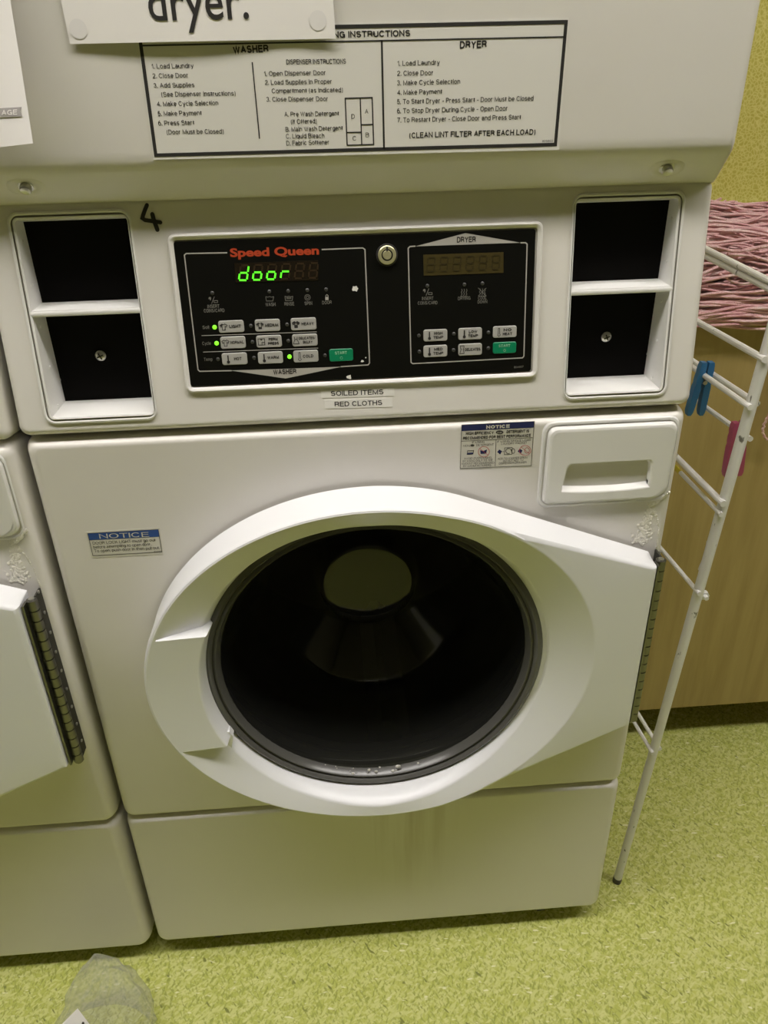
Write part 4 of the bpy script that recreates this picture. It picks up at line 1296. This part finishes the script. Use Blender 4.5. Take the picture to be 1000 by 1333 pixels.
mb.build('window_bowl', M_glass, door_o, 60)
mb = MB()
rnd = random.Random(5)
for k in range(24):
    u = rnd.gauss(490, 26) if k < 16 else rnd.uniform(420, 480)
    vv = 1006 - ((u - 485) / 60.0) ** 2 * 6 + rnd.uniform(-7, 4)
    p = point_y(u, vv, -0.0235)
    r = rnd.uniform(.0006, .0028) if k < 16 else rnd.uniform(.0005, .0012)
    n = 6
    lo = [[Vector((p.x + r * math.cos(f) * math.cos(2 * math.pi * j / n), p.y + .6 * r * math.sin(f), p.z + r * math.cos(f) * math.sin(2 * math.pi * j / n) * rnd.uniform(.7, 1.1))) for j in range(n)]
          for f in (-1.2, -.4, .4, 1.2)]
    mb.loft(lo, 0, True, True, True)
mb.build('crumbs', M_crumb, door_o)['kind'] = 'stuff'

# hinge down the right of the door
def make_hinge():
    mb = MB()
    hx, hy = 0.3315, -0.022
    z0, z1 = 0.444, 0.688
    mb.box((0.3325, -0.0165, z0), (0.3345, -0.0005, z1), 1)
    mb.box((0.3240, -0.033, z0 + .004), (0.3262, -0.022, z1 - .002), 0)
    mb.box((0.3262, -0.0245, z0 + .002), (0.331, -0.0225, z1 - .001), 0)
    n = 18
    for k in range(n):
        a = z0 + (z1 - z0) * k / n; b = z0 + (z1 - z0) * (k + 1) / n
        mb.tube([(hx, hy, a + .0007), (hx, hy, b - .0007)], 0.0058, 14, 0)
    mb.tube([(hx, hy, z0 - .001), (hx, hy, z1 - .002)], 0.0046, 10, 1)
    mb.tube([(hx, hy, z1 - .002), (hx, hy, z1 + .001)], 0.0032, 10, 2)
    for k in range(9):
        zz = z0 + .02 + k * .028
        mb.tube([(0.3345, -0.0085, zz), (0.3357, -0.0085, zz)], 0.002, 8, 2)
    return mb
make_hinge().build('door_hinge', [M_hinge, M_darksteel, M_steel], door_o)

# rubber seal and drum
mb = MB()
mb.lathe(DC, [(0.214, -0.012), (0.207, -0.008), (0.199, -0.012), (0.197, -0.02), (0.200, -0.03), (0.206, -0.036), (0.204, -0.05), (0.212, -0.056), (0.24, -0.058)], 96)
mb.build('door_seal', M_gasket, stack)
mb = MB()
mb.lathe(DC, [(0.24, -0.058), (0.262, -0.062), (0.268, -0.075), (0.268, -0.40), (0.255, -0.425), (0.20, -0.435), (0.10, -0.428), (0.06, -0.43), (0.0005, -0.43)], 96)
for a0 in (0.6, 2.7, 4.8):
    base_ = []
    for (rr, da, c) in ((0.266, -.12, -.08), (0.266, -.12, -.42), (0.266, .12, -.42), (0.266, .12, -.08)):
        base_.append(FRONT.P(DC[0] + rr * math.cos(a0 + da), DC[1] + rr * math.sin(a0 + da), c))
    top_ = []
    for (rr, da, c) in ((0.215, -.03, -.10), (0.215, -.03, -.40), (0.215, .03, -.40), (0.215, .03, -.10)):
        top_.append(FRONT.P(DC[0] + rr * math.cos(a0 + da), DC[1] + rr * math.sin(a0 + da), c))
    mb.loft([base_, top_], 0, True, False, True, smooth=False)
mb.build('drum', M_drum, stack)

# ------------------------------------------------------------------ the machine on the left: same make, copied part by part
left = empty('stacked_washer_dryer')
left.location = (-0.699, -0.003, -0.002)
tag(left, 'second white washing machine at the left edge, steel door hinge and detergent drips showing', 'washing machine')
keep = ('cabinet', 'kick_panel', 'front_panel', 'control_fascia', 'recess_frame', 'detergent_drawer', 'detergent_residue', 'door', 'door_seal', 'drum', 'foot', 'dryer_front')
for ch in list(stack.children):
    if ch.name.split('.')[0] in keep:
        c = ch.copy(); COL.objects.link(c); c.parent = left
        if ch.name.split('.')[0] == 'kick_panel':
            c.data = ch.data.copy(); c.data.materials[0] = M_enamel
        for g_ in ch.children:
            if g_.name.split('.')[0] in ('crumbs',): continue
            d = g_.copy(); COL.objects.link(d); d.parent = c

# ------------------------------------------------------------------ papers stuck to the dryer front
def paper_grid(corner, bow, nx=14, ny=14):
    """corner: four (u, v) in the photo: bl, br, tr, tl on the dryer front; bow(s, t): how far the sheet lifts off"""
    def S(s_, t_):
        bl, br, tr_, tl = corner
        u = (1 - t_) * ((1 - s_) * bl[0] + s_ * br[0]) + t_ * ((1 - s_) * tl[0] + s_ * tr_[0])
        w = (1 - t_) * ((1 - s_) * bl[1] + s_ * br[1]) + t_ * ((1 - s_) * tl[1] + s_ * tr_[1])
        return DRY.P(*DRY.at(u, w), bow(s_, t_))
    return S
S = None
pt_ = empty('paper_notice', (-0.05, 0.004, 1.32))
tag(pt_, 'white paper sign reading dryer taped above the instruction label', 'paper sign')
mb = MB()
# sheet: bottom edge follows the photo, the top edge is well above the frame
def sheet(mb, bl, br, height, skew, bow, nx=16, ny=16, m=0):
    g_ = [[None] * (nx + 1) for _ in range(ny + 1)]
    for j in range(ny + 1):
        for i in range(nx + 1):
            s_, t_ = i / nx, j / ny
            a = bl[0] + (br[0] - bl[0]) * s_ + skew * t_
            b = bl[1] + (br[1] - bl[1]) * s_ + height * t_
            g_[j][i] = Vector(DRY.P(a, b, bow(s_, t_))) - pt_off
    fr_ = [[mb.pt(p) for p in row] for row in g_]
    bk = [[mb.pt(p + Vector((0, .0003, 0))) for p in row] for row in g_]
    for j in range(ny):
        for i in range(nx):
            mb.face((fr_[j][i], fr_[j][i + 1], fr_[j + 1][i + 1], fr_[j + 1][i]), m)
            mb.face((bk[j][i], bk[j + 1][i], bk[j + 1][i + 1], bk[j][i + 1]), m)
pt_off = Vector(pt_.location)
bl, br = D((92.5, 57.5)), D((437, 50.5))
bow1 = lambda s_, t_: .0018 + .0030 * math.sin(s_ * 2.6 + .5) ** 2 * (1 - t_) + 0.0022 * max(0, s_ - .8) * 5 * (1 - t_)
sheet(mb, bl, br, 0.15, -0.004, bow1)
pp = Plane((0, 0.004, 0), (1, 0, 0), (0, 0, 1))
m2_ = MB()
ptext(m2_, DRY, 'dryer.', 197, 27.5, 325, 24.5, 51, 0, 0.006, 0.0, 'face')
def lift1(p, e=.0004):      # onto the bowed sheet
    s_ = (p[0] - bl[0]) / (br[0] - bl[0]); t_ = (p[2] - bl[1] - (br[1] - bl[1]) * s_) / .15
    return Vector((p[0], .004 - bow1(s_, t_) - e, p[2])) - pt_off
for p in m2_.v: mb.v.append(tuple(lift1(p)))
o_ = len(mb.v) - len(m2_.v)
for f in m2_.f: mb.face([k + o_ for k in f], 1, False)
for (u, w) in ((103, 38), (414, 27)):
    m3_ = MB()
    m3_.fill(DRY, circle(DRY.at(u, w), .0070, 18), (), .0)
    o_ = len(mb.v)
    for p in m3_.v: mb.v.append(tuple(lift1(p, .0003)))
    for f in m3_.f: mb.face([k + o_ for k in f], 2, False)
mb.build('sheet', [M_paper, M_black, M_tack], pt_)

pl_ = empty('paper_notice', (-0.36, 0.004, 1.25))
tag(pl_, 'white sheet with a grey banner curling off the dryer front at the left edge', 'paper sign')
pt_off = Vector(pl_.location)
mb = MB()
lift = lambda s_, t_: .003 + .030 * (1 - t_) ** 1.6 * (0.35 + .65 * s_)
P0 = DRY.at(43.5, 186.5, .032); P1 = DRY.at(0, 191.5, .024)
slope = (P0[1] - P1[1]) / (P0[0] - P1[0])
wid = 0.066
bl = (P0[0] - wid, P0[1] - slope * wid); br = P0
sheet(mb, bl, br, 0.26, 0.003, lift, 20, 24)
def on_sheet(u, w):
    """point of the curled sheet seen at (u, w) (a few fixed-point steps)"""
    c = .02
    for _ in range(12):
        a, b = DRY.at(u, w, c)
        s_ = (a - bl[0]) / (br[0] - bl[0]); t_ = (b - bl[1] - (br[1] - bl[1]) * s_) / .26
        c = lift(min(max(s_, 0), 1), min(max(t_, 0), 1)) + .0006
    return DRY.P(a, b, c) - pt_off
Z = lambda x, y: (x * .10508, 120 + y * .10508)
ban = [Z(-280, 325), Z(276, 300), Z(250, 238), Z(270, 183), Z(-280, 215)]
nb = 8
def strip(p0, p1, q0, q1, m):
    for i in range(nb):
        w0, w1 = i / nb, (i + 1) / nb
        I = lambda p, q, w: (p[0] + (q[0] - p[0]) * w, p[1] + (q[1] - p[1]) * w)
        mb.poly([on_sheet(*I(p0, p1, w0)), on_sheet(*I(p0, p1, w1)), on_sheet(*I(q0, q1, w1)), on_sheet(*I(q0, q1, w0))], m)
strip(Z(-280, 325), Z(276, 300), Z(-280, 270), Z(250, 240), 1)
strip(Z(-280, 270), Z(250, 240), Z(-280, 215), Z(270, 183), 1)
vs, fs, x0, x1 = glyphs('AGE', 0.02, 0.0)
ids = []
for x, y in vs:
    s_ = (x - x0) / (x1 - x0)
    p = on_sheet(*Z(20 + 195 * s_, 288 - 10 * s_ - y / CAPH * 66))
    ids.append(mb.pt(p + Vector((0, -.0004, 0))))
for f in fs: mb.face([ids[k] for k in f], 0, False)
mb.build('sheet', [M_paper, M_papergrey], pl_)

# ------------------------------------------------------------------ base cabinet on the right with its counter
CX0, CX1, CY0 = 0.505, 1.85, 0.362
cab = empty('base_cabinet', (CX0, CY0, FZ))
tag(cab, 'tan wood laminate base cabinet with a dark recessed plinth under the mops', 'cabinet')
def rel(o, p): return tuple(Vector(p) - Vector(o.location))
mb = MB(); mb.box(rel(cab, (CX0, CY0 + .018, 0.078)), rel(cab, (CX1, RY1 - .005, 0.852)))
mb.build('carcass', M_wood, cab)
mb = MB(); mb.box(rel(cab, (CX0 + .002, CY0, 0.078)), rel(cab, (CX1, CY0 + .018, 0.85)))
mb.build('front_panel', M_wood, cab)
mb = MB(); mb.box(rel(cab, (CX0 + .01, CY0 + .13, FZ)), rel(cab, (CX1, RY1 - .01, 0.078)))
mb.build('plinth', M_toe, cab)
ctr = MB()
ctr.box((CX0 - .01, CY0 - .006, 0.8525), (CX1, RY1 - .004, 0.874))
ctr.box((CX0 - .01, RY1 - .030, 0.874), (CX1, RY1 - .004, 0.938))
tag(ctr.build('countertop', M_counter), 'pale countertop with a low white upstand against the yellow green wall', 'countertop')

# ------------------------------------------------------------------ drying rack
LY = 0.066
rack = empty('drying_rack', (0.41, LY, FZ))
tag(rack, 'white wire drying rack with chipped paint standing between machine and cabinet', 'drying rack')
def RL(p): return Vector(p) - Vector(rack.location)
foot = point_y(806, 1133, LY); foot.z = FZ + 0.005
up1 = point_y(993.6, 472, LY)
dirv = (up1 - foot).normalized()
topz = 1.12
top = foot + dirv * ((topz - foot.z) / dirv.z)
for dy in (0, 0.55):
    mb = MB()
    off = Vector((0, dy, 0))
    mb.tube([RL(foot + off + dirv * .0), RL(foot + off + dirv * .012), RL(foot + off + dirv * .02), RL(top + off)], [.006, .0068, .0064, .0068], 14)
    leg = mb.build('leg', M_rack, rack)
    mb = MB()
    mb.tube([RL(foot + off - dirv * .0045), RL(foot + off + dirv * .006)], .0070, 14)
    mb.build('foot_cap', M_foot, leg)
def leg_at(v_):        # the point of the front leg at photo height v_
    lo, hi = 0.0, 1.4
    for _ in range(40):
        mid = (lo + hi) / 2
        p = foot + dirv * mid - CAM
        y = 666.5 - FPX * p.dot(CU) / p.dot(_f)
        if y > v_: lo = mid
        else: hi = mid
    return foot + dirv * lo
RUNGS = [((848.5, 978.5), (822, 934), .0028), ((858, 973), (826, 921), .0030), ((909, 771), (863, 717), .0031), ((940, 654), (884, 598), .0042),
         ((937, 668), (882, 611), .0030), ((975, 529), (916, 488), .0036), ((984, 524), (922, 483), .0036), ((975, 570), (917, 529), .0034),
         ((994, 467), (912, 421), .0040), ((1012, 371), (920, 324.5), .0036), ((1010, 380), (920, 334), .0036)]
rung_ends = []
for (a, b, r) in RUNGS:
    Lp = leg_at(a[1])
    side = -1 if a[0] < 500 + FPX * (Lp - CAM).dot(CR) / (Lp - CAM).dot(_f) else 1
    p0 = point_y(a[0], a[1], LY - .006 if side < 0 else LY + .007)
    n_ = (p0 - CAM).cross(point_y(b[0], b[1], 0.5) - CAM)
    k = -n_.y / (n_.x ** 2 + n_.z ** 2)
    d = Vector((n_.x * k, 1, n_.z * k))
    p1 = p0 + d * 0.57
    rung_ends.append((p0, d))
    mb = MB()
    mb.tube([RL(p0 - d * .004), RL(p0 + d * .25), RL(p1)], r, 10)
    mb.build('rung', M_rack, rack)
p0, d = rung_ends[4]
mb = MB(); s_ = .10
mb.tube([RL(p0 + d * .115), RL(p0 + d * .135)], .0034, 10)
mb.build('yellow_mark', M_yellow, rack)
# pivot screw and wire catch on the leg
pv = point_y(917, 775, LY + .004)
mb = MB()
mb.tube([RL(pv + Vector((0, .004, 0))), RL(pv + Vector((0, -.002, 0)))], .0065, 6, 0)
mb.tube([RL(pv + Vector((0, .004, 0))), RL(pv + Vector((0, -.008, 0)))], .003, 10, 0)
mb.build('pivot_screw', M_rack, rack)
mb = MB()
W_ = [point_y(u, w, LY + .010) for u, w in ((922, 705), (920, 720), (914, 734), (911, 741), (914, 747), (920, 742), (924, 735), (928, 722))]
mb.tube([RL(p) for p in W_], .0022, 8)
mb.build('wire_catch', M_rack, rack)

# ------------------------------------------------------------------ clothes pegs
def peg(name, top_mid, spread, dn, length, m, label, ang0, ang1, half):
    """two sprung arms hanging from a rung; dn: down direction, spread: sideways direction"""
    root = empty(name, top_mid)
    tag(root, label, 'clothes peg')
    dep = dn.cross(spread).normalized()
    for sgn, ang in ((-1, ang0), (1, ang1)):
        mb = MB()
        sh = spread * math.cos(ang) - dn * math.sin(ang)
        dd = dn * math.cos(ang) + spread * math.sin(ang)
        o0 = spread * (sgn * half)
        loops = []
        for s_, w0, w1, t in ((0, -.0030, .0034, .0042), (.06, -.0038, .0040, .0048), (.16, -.0040, .0044, .005), (.21, -.0034, .0030, .005), (.26, -.0040, .0044, .005),
                              (.36, -.0040, .0046, .005), (.40, -.0034, .0032, .005), (.46, -.0042, .0046, .005), (.7, -.0040, .0044, .005), (.93, -.0036, .0040, .0048), (1, -.002, .0024, .004)):
            c = o0 + dd * (s_ * length)
            a0, a1 = (w0, w1) if sgn < 0 else (-w1, -w0)
            loops.append([c + sh * a0 - dep * t, c + sh * a1 - dep * t, c + sh * a1 + dep * t, c + sh * a0 + dep * t])
        mb.loft(loops, 0, True, True, True, smooth=False)
        mb.build('arm', m, root)
    mb = MB()
    c = dn * (length * .36)
    mb.tube([c - dep * .0062, c + dep * .0062], .0028, 12)
    mb.tube([c - dep * .0058 + spread * -.006, c - dep * .0058 + spread * .006], .0009, 8)
    mb.build('spring', M_steel, root)
    return root


YB = 0.076 + .10
pt0 = point_y(921, 471, YB); pt1 = point_y(907, 540, YB)
dn = (pt1 - pt0); ln = dn.length; dn.normalize()
sp_ = Vector((1, 0, 0)) - dn * dn.x; sp_.normalize()
peg('clothes_peg', pt0, sp_, dn, ln, M_bluepeg, 'blue plastic clothes peg clipped to a rung beside the machine', -.10, .0, .0048)
YP = LY + .028
pt0 = point_y(963, 549, YP); pt1 = point_y(953, 619, YP)
dn = (pt1 - pt0); ln = dn.length; dn.normalize()
sp_ = Vector((1, 0, 0)) - dn * dn.x; sp_.normalize()
peg('clothes_peg', pt0, sp_, dn, ln, M_pinkpeg, 'pink plastic clothes peg half hidden behind the rack leg', -.05, .05, .0048)

# ------------------------------------------------------------------ mop heads on the counter
def mop(cx, cy, zc, ry, rz, n, seed, label, droop=0, x0=0.49, x1=1.06):
    rnd = random.Random(seed)
    root = empty('mop_head', (cx, cy, zc))
    tag(root, label, 'mop head', 'pink mop heads on the counter')
    O = Vector((cx, cy, zc))
    mb = MB()
    for k in range(n):
        t = rnd.uniform(0, 2 * math.pi); q = math.sqrt(rnd.random()) if k % 3 else rnd.uniform(.85, 1.0)
        y0, z0 = cy + ry * q * math.cos(t), zc + rz * q * math.sin(t)
        f1, f2, p1, p2 = rnd.uniform(7, 18), rnd.uniform(25, 55), rnd.uniform(0, 6), rnd.uniform(0, 6)
        a1, a2 = rnd.uniform(.004, .018), rnd.uniform(.0016, .0055)
        sl = rnd.uniform(-.11, .11)
        q1, q2 = rnd.uniform(0, 6), rnd.uniform(0, 6)
        pts = []
        m_ = 44
        for i in range(m_ + 1):
            x = x0 + (x1 - x0) * i / m_
            dy = a1 * math.sin(f1 * x + p1) + a2 * math.sin(f2 * x + p2) + sl * (x - .8) * .5
            dz = a1 * .8 * math.sin(f1 * .9 * x + q1) + a2 * math.sin(f2 * 1.1 * x + q2) + sl * (x - .8)
            y, z = y0 + dy, z0 + dz
            if y < CY0 - .012:
                pass
            elif z < 0.8775:
                z = 0.8775 + rnd.random() * .0012
            pts.append(Vector((x, y, z)) - O)
        mb.tube(pts, rnd.uniform(.0019, .0028), 6)
    for k in range(droop):
        f1, p1 = rnd.uniform(8, 20), rnd.uniform(0, 6)
        f2, p2 = rnd.uniform(30, 60), rnd.uniform(0, 6)
        zz = rnd.uniform(.846, .885); a = rnd.uniform(.004, .010)
        yy = CY0 - .012 - rnd.uniform(0, .012)
        pts = []
        for i in range(45):
            x = x0 + (x1 - x0) * i / 44
            pts.append(Vector((x, yy + .003 * math.sin(f2 * x + p1), zz + a * math.sin(f1 * x + p1) + .0018 * math.sin(f2 * x + p2))) - O)
        mb.tube(pts, rnd.uniform(.0019, .0027), 6)
    for k in range(40):
        t = rnd.uniform(.15 * math.pi, 1.12 * math.pi)
        y0, z0 = cy + ry * 1.03 * math.cos(t), zc + rz * 1.08 * math.sin(t)
        xa = rnd.uniform(x0, x1 - .12); ln = rnd.uniform(.06, .16)
        f1, p1, a1, sl = rnd.uniform(30, 70), rnd.uniform(0, 6), rnd.uniform(.003, .009), rnd.uniform(-.35, .35)
        pts = []
        for i in range(25):
            x = xa + ln * i / 24
            pts.append(Vector((x, y0 + (a1 * .5 * math.sin(f1 * x + p1)) - .002, max(z0 + a1 * math.sin(f1 * x + p1 + 1) + sl * (x - xa - ln / 2), .846 if y0 < CY0 - .012 else .878))) - O)
        mb.tube(pts, rnd.uniform(.0016, .0024), 6)
    mb.build('yarn', M_yarn, root)
    return root


m_a = mop(.78, .425, .912, .070, .034, 190, 11, 'pink cotton mop head lying along the front edge of the counter', 34)
mop(.80, .625, .925, .086, .036, 170, 12, 'pink cotton mop head lying behind the front one against the upstand', 0)
# loose loop of yarn hanging in front of the cabinet
mb = MB()
Lp = [point_y(u, w, CY0 - .018) for u, w in ((1030, 418), (1026, 470), (1012, 520), (1001, 540), (995, 552), (993, 562), (996, 570), (1003, 574), (1010, 566), (1016, 540), (1030, 480), (1036, 418))]
fine = []
for i in range(len(Lp) - 1):
    for k in range(5):
        q = Lp[i].lerp(Lp[i + 1], k / 5)
        fine.append(q - Vector((.78, .425, .912)) + Vector((0.0012 * math.sin(len(fine) * 2.1), 0, .001 * math.cos(len(fine) * 1.7))))
mb.tube(fine, .002, 6)
mb.build('loose_strand', M_yarn, m_a)

# ------------------------------------------------------------------ plastic bag on the floor
bag = empty('plastic_bag', (-0.415, -0.115, FZ))
tag(bag, 'clear crumpled plastic bag with a white label on the floor at lower left', 'plastic bag')
BO = Vector(bag.location)
rnd = random.Random(21)
R0, R1 = point_y(122, 1242, -.085) - BO, point_y(156, 1252, -.078) - BO
n, mrows = 22, 9
mb = MB()
rows = []
for j in range(mrows + 1):
    t = j / mrows
    row = []
    for k in range(n):
        a = 2 * math.pi * k / n
        ca, sa = math.cos(a), math.sin(a)
        bx, by = .066 * ca * (1 + .10 * math.sin(3 * a + 1)), .062 * sa * (1 + .08 * math.cos(2 * a))
        base_ = Vector((bx + .008, by - .008, 0.0015))
        ridge = R0.lerp(R1, .5 + .5 * ca) + Vector((0, .0035 * sa, 0))
        e_ = t ** 1.25
        p = base_.lerp(ridge, e_)
        belly = math.sin(math.pi * t) * .016
        p += Vector((ca * belly * .9, sa * belly, 0))
        if 0 < j < mrows:
            p += Vector((rnd.gauss(0, .0032), rnd.gauss(0, .0032), rnd.gauss(0, .003)))
        p.z = max(p.z, .0012)
        row.append(p)
    rows.append(row)
mb.loft(rows, 0, True, False, True)
mb.build('film', M_bag, bag, 14)
mb = MB()
rows = []
for j in range(6):
    t = j / 5
    rows.append([Vector((-.066 + .042 * (1 - .6 * t) * math.cos(a) * (1 + .15 * math.sin(3 * a)), -.015 + .04 * (1 - .6 * t) * math.sin(a), max(.0015, .036 * t + .004 * math.sin(4 * a)))) for a in [2 * math.pi * k / 24 for k in range(24)]])
mb.loft(rows, 0, True, True, True)
mb.build('loose_fold', M_bag, bag, 20)
mb = MB()
tl_ = [point_y(u, w, y_) for u, w, y_ in ((80, 1334, -.192), (101, 1313, -.180), (119, 1337, -.192), (100, 1362, -.203))]
L2 = [p - Vector(bag.location) for p in tl_]
mb.loft([L2, [p + Vector((0, .0004, 0)) for p in L2]], 0, True, True, True, smooth=False)
cpt = point_y(107.5, 1331, -.1915) - Vector(bag.location)
mb.poly([cpt + Vector((-.002, 0, -.004)), cpt + Vector((.0015, 0, -.004)), cpt + Vector((.002, 0, .001)), cpt + Vector((0, 0, .0015))], 1)
mb.build('label', [M_paper, M_black], bag)['label'] = 'white label'
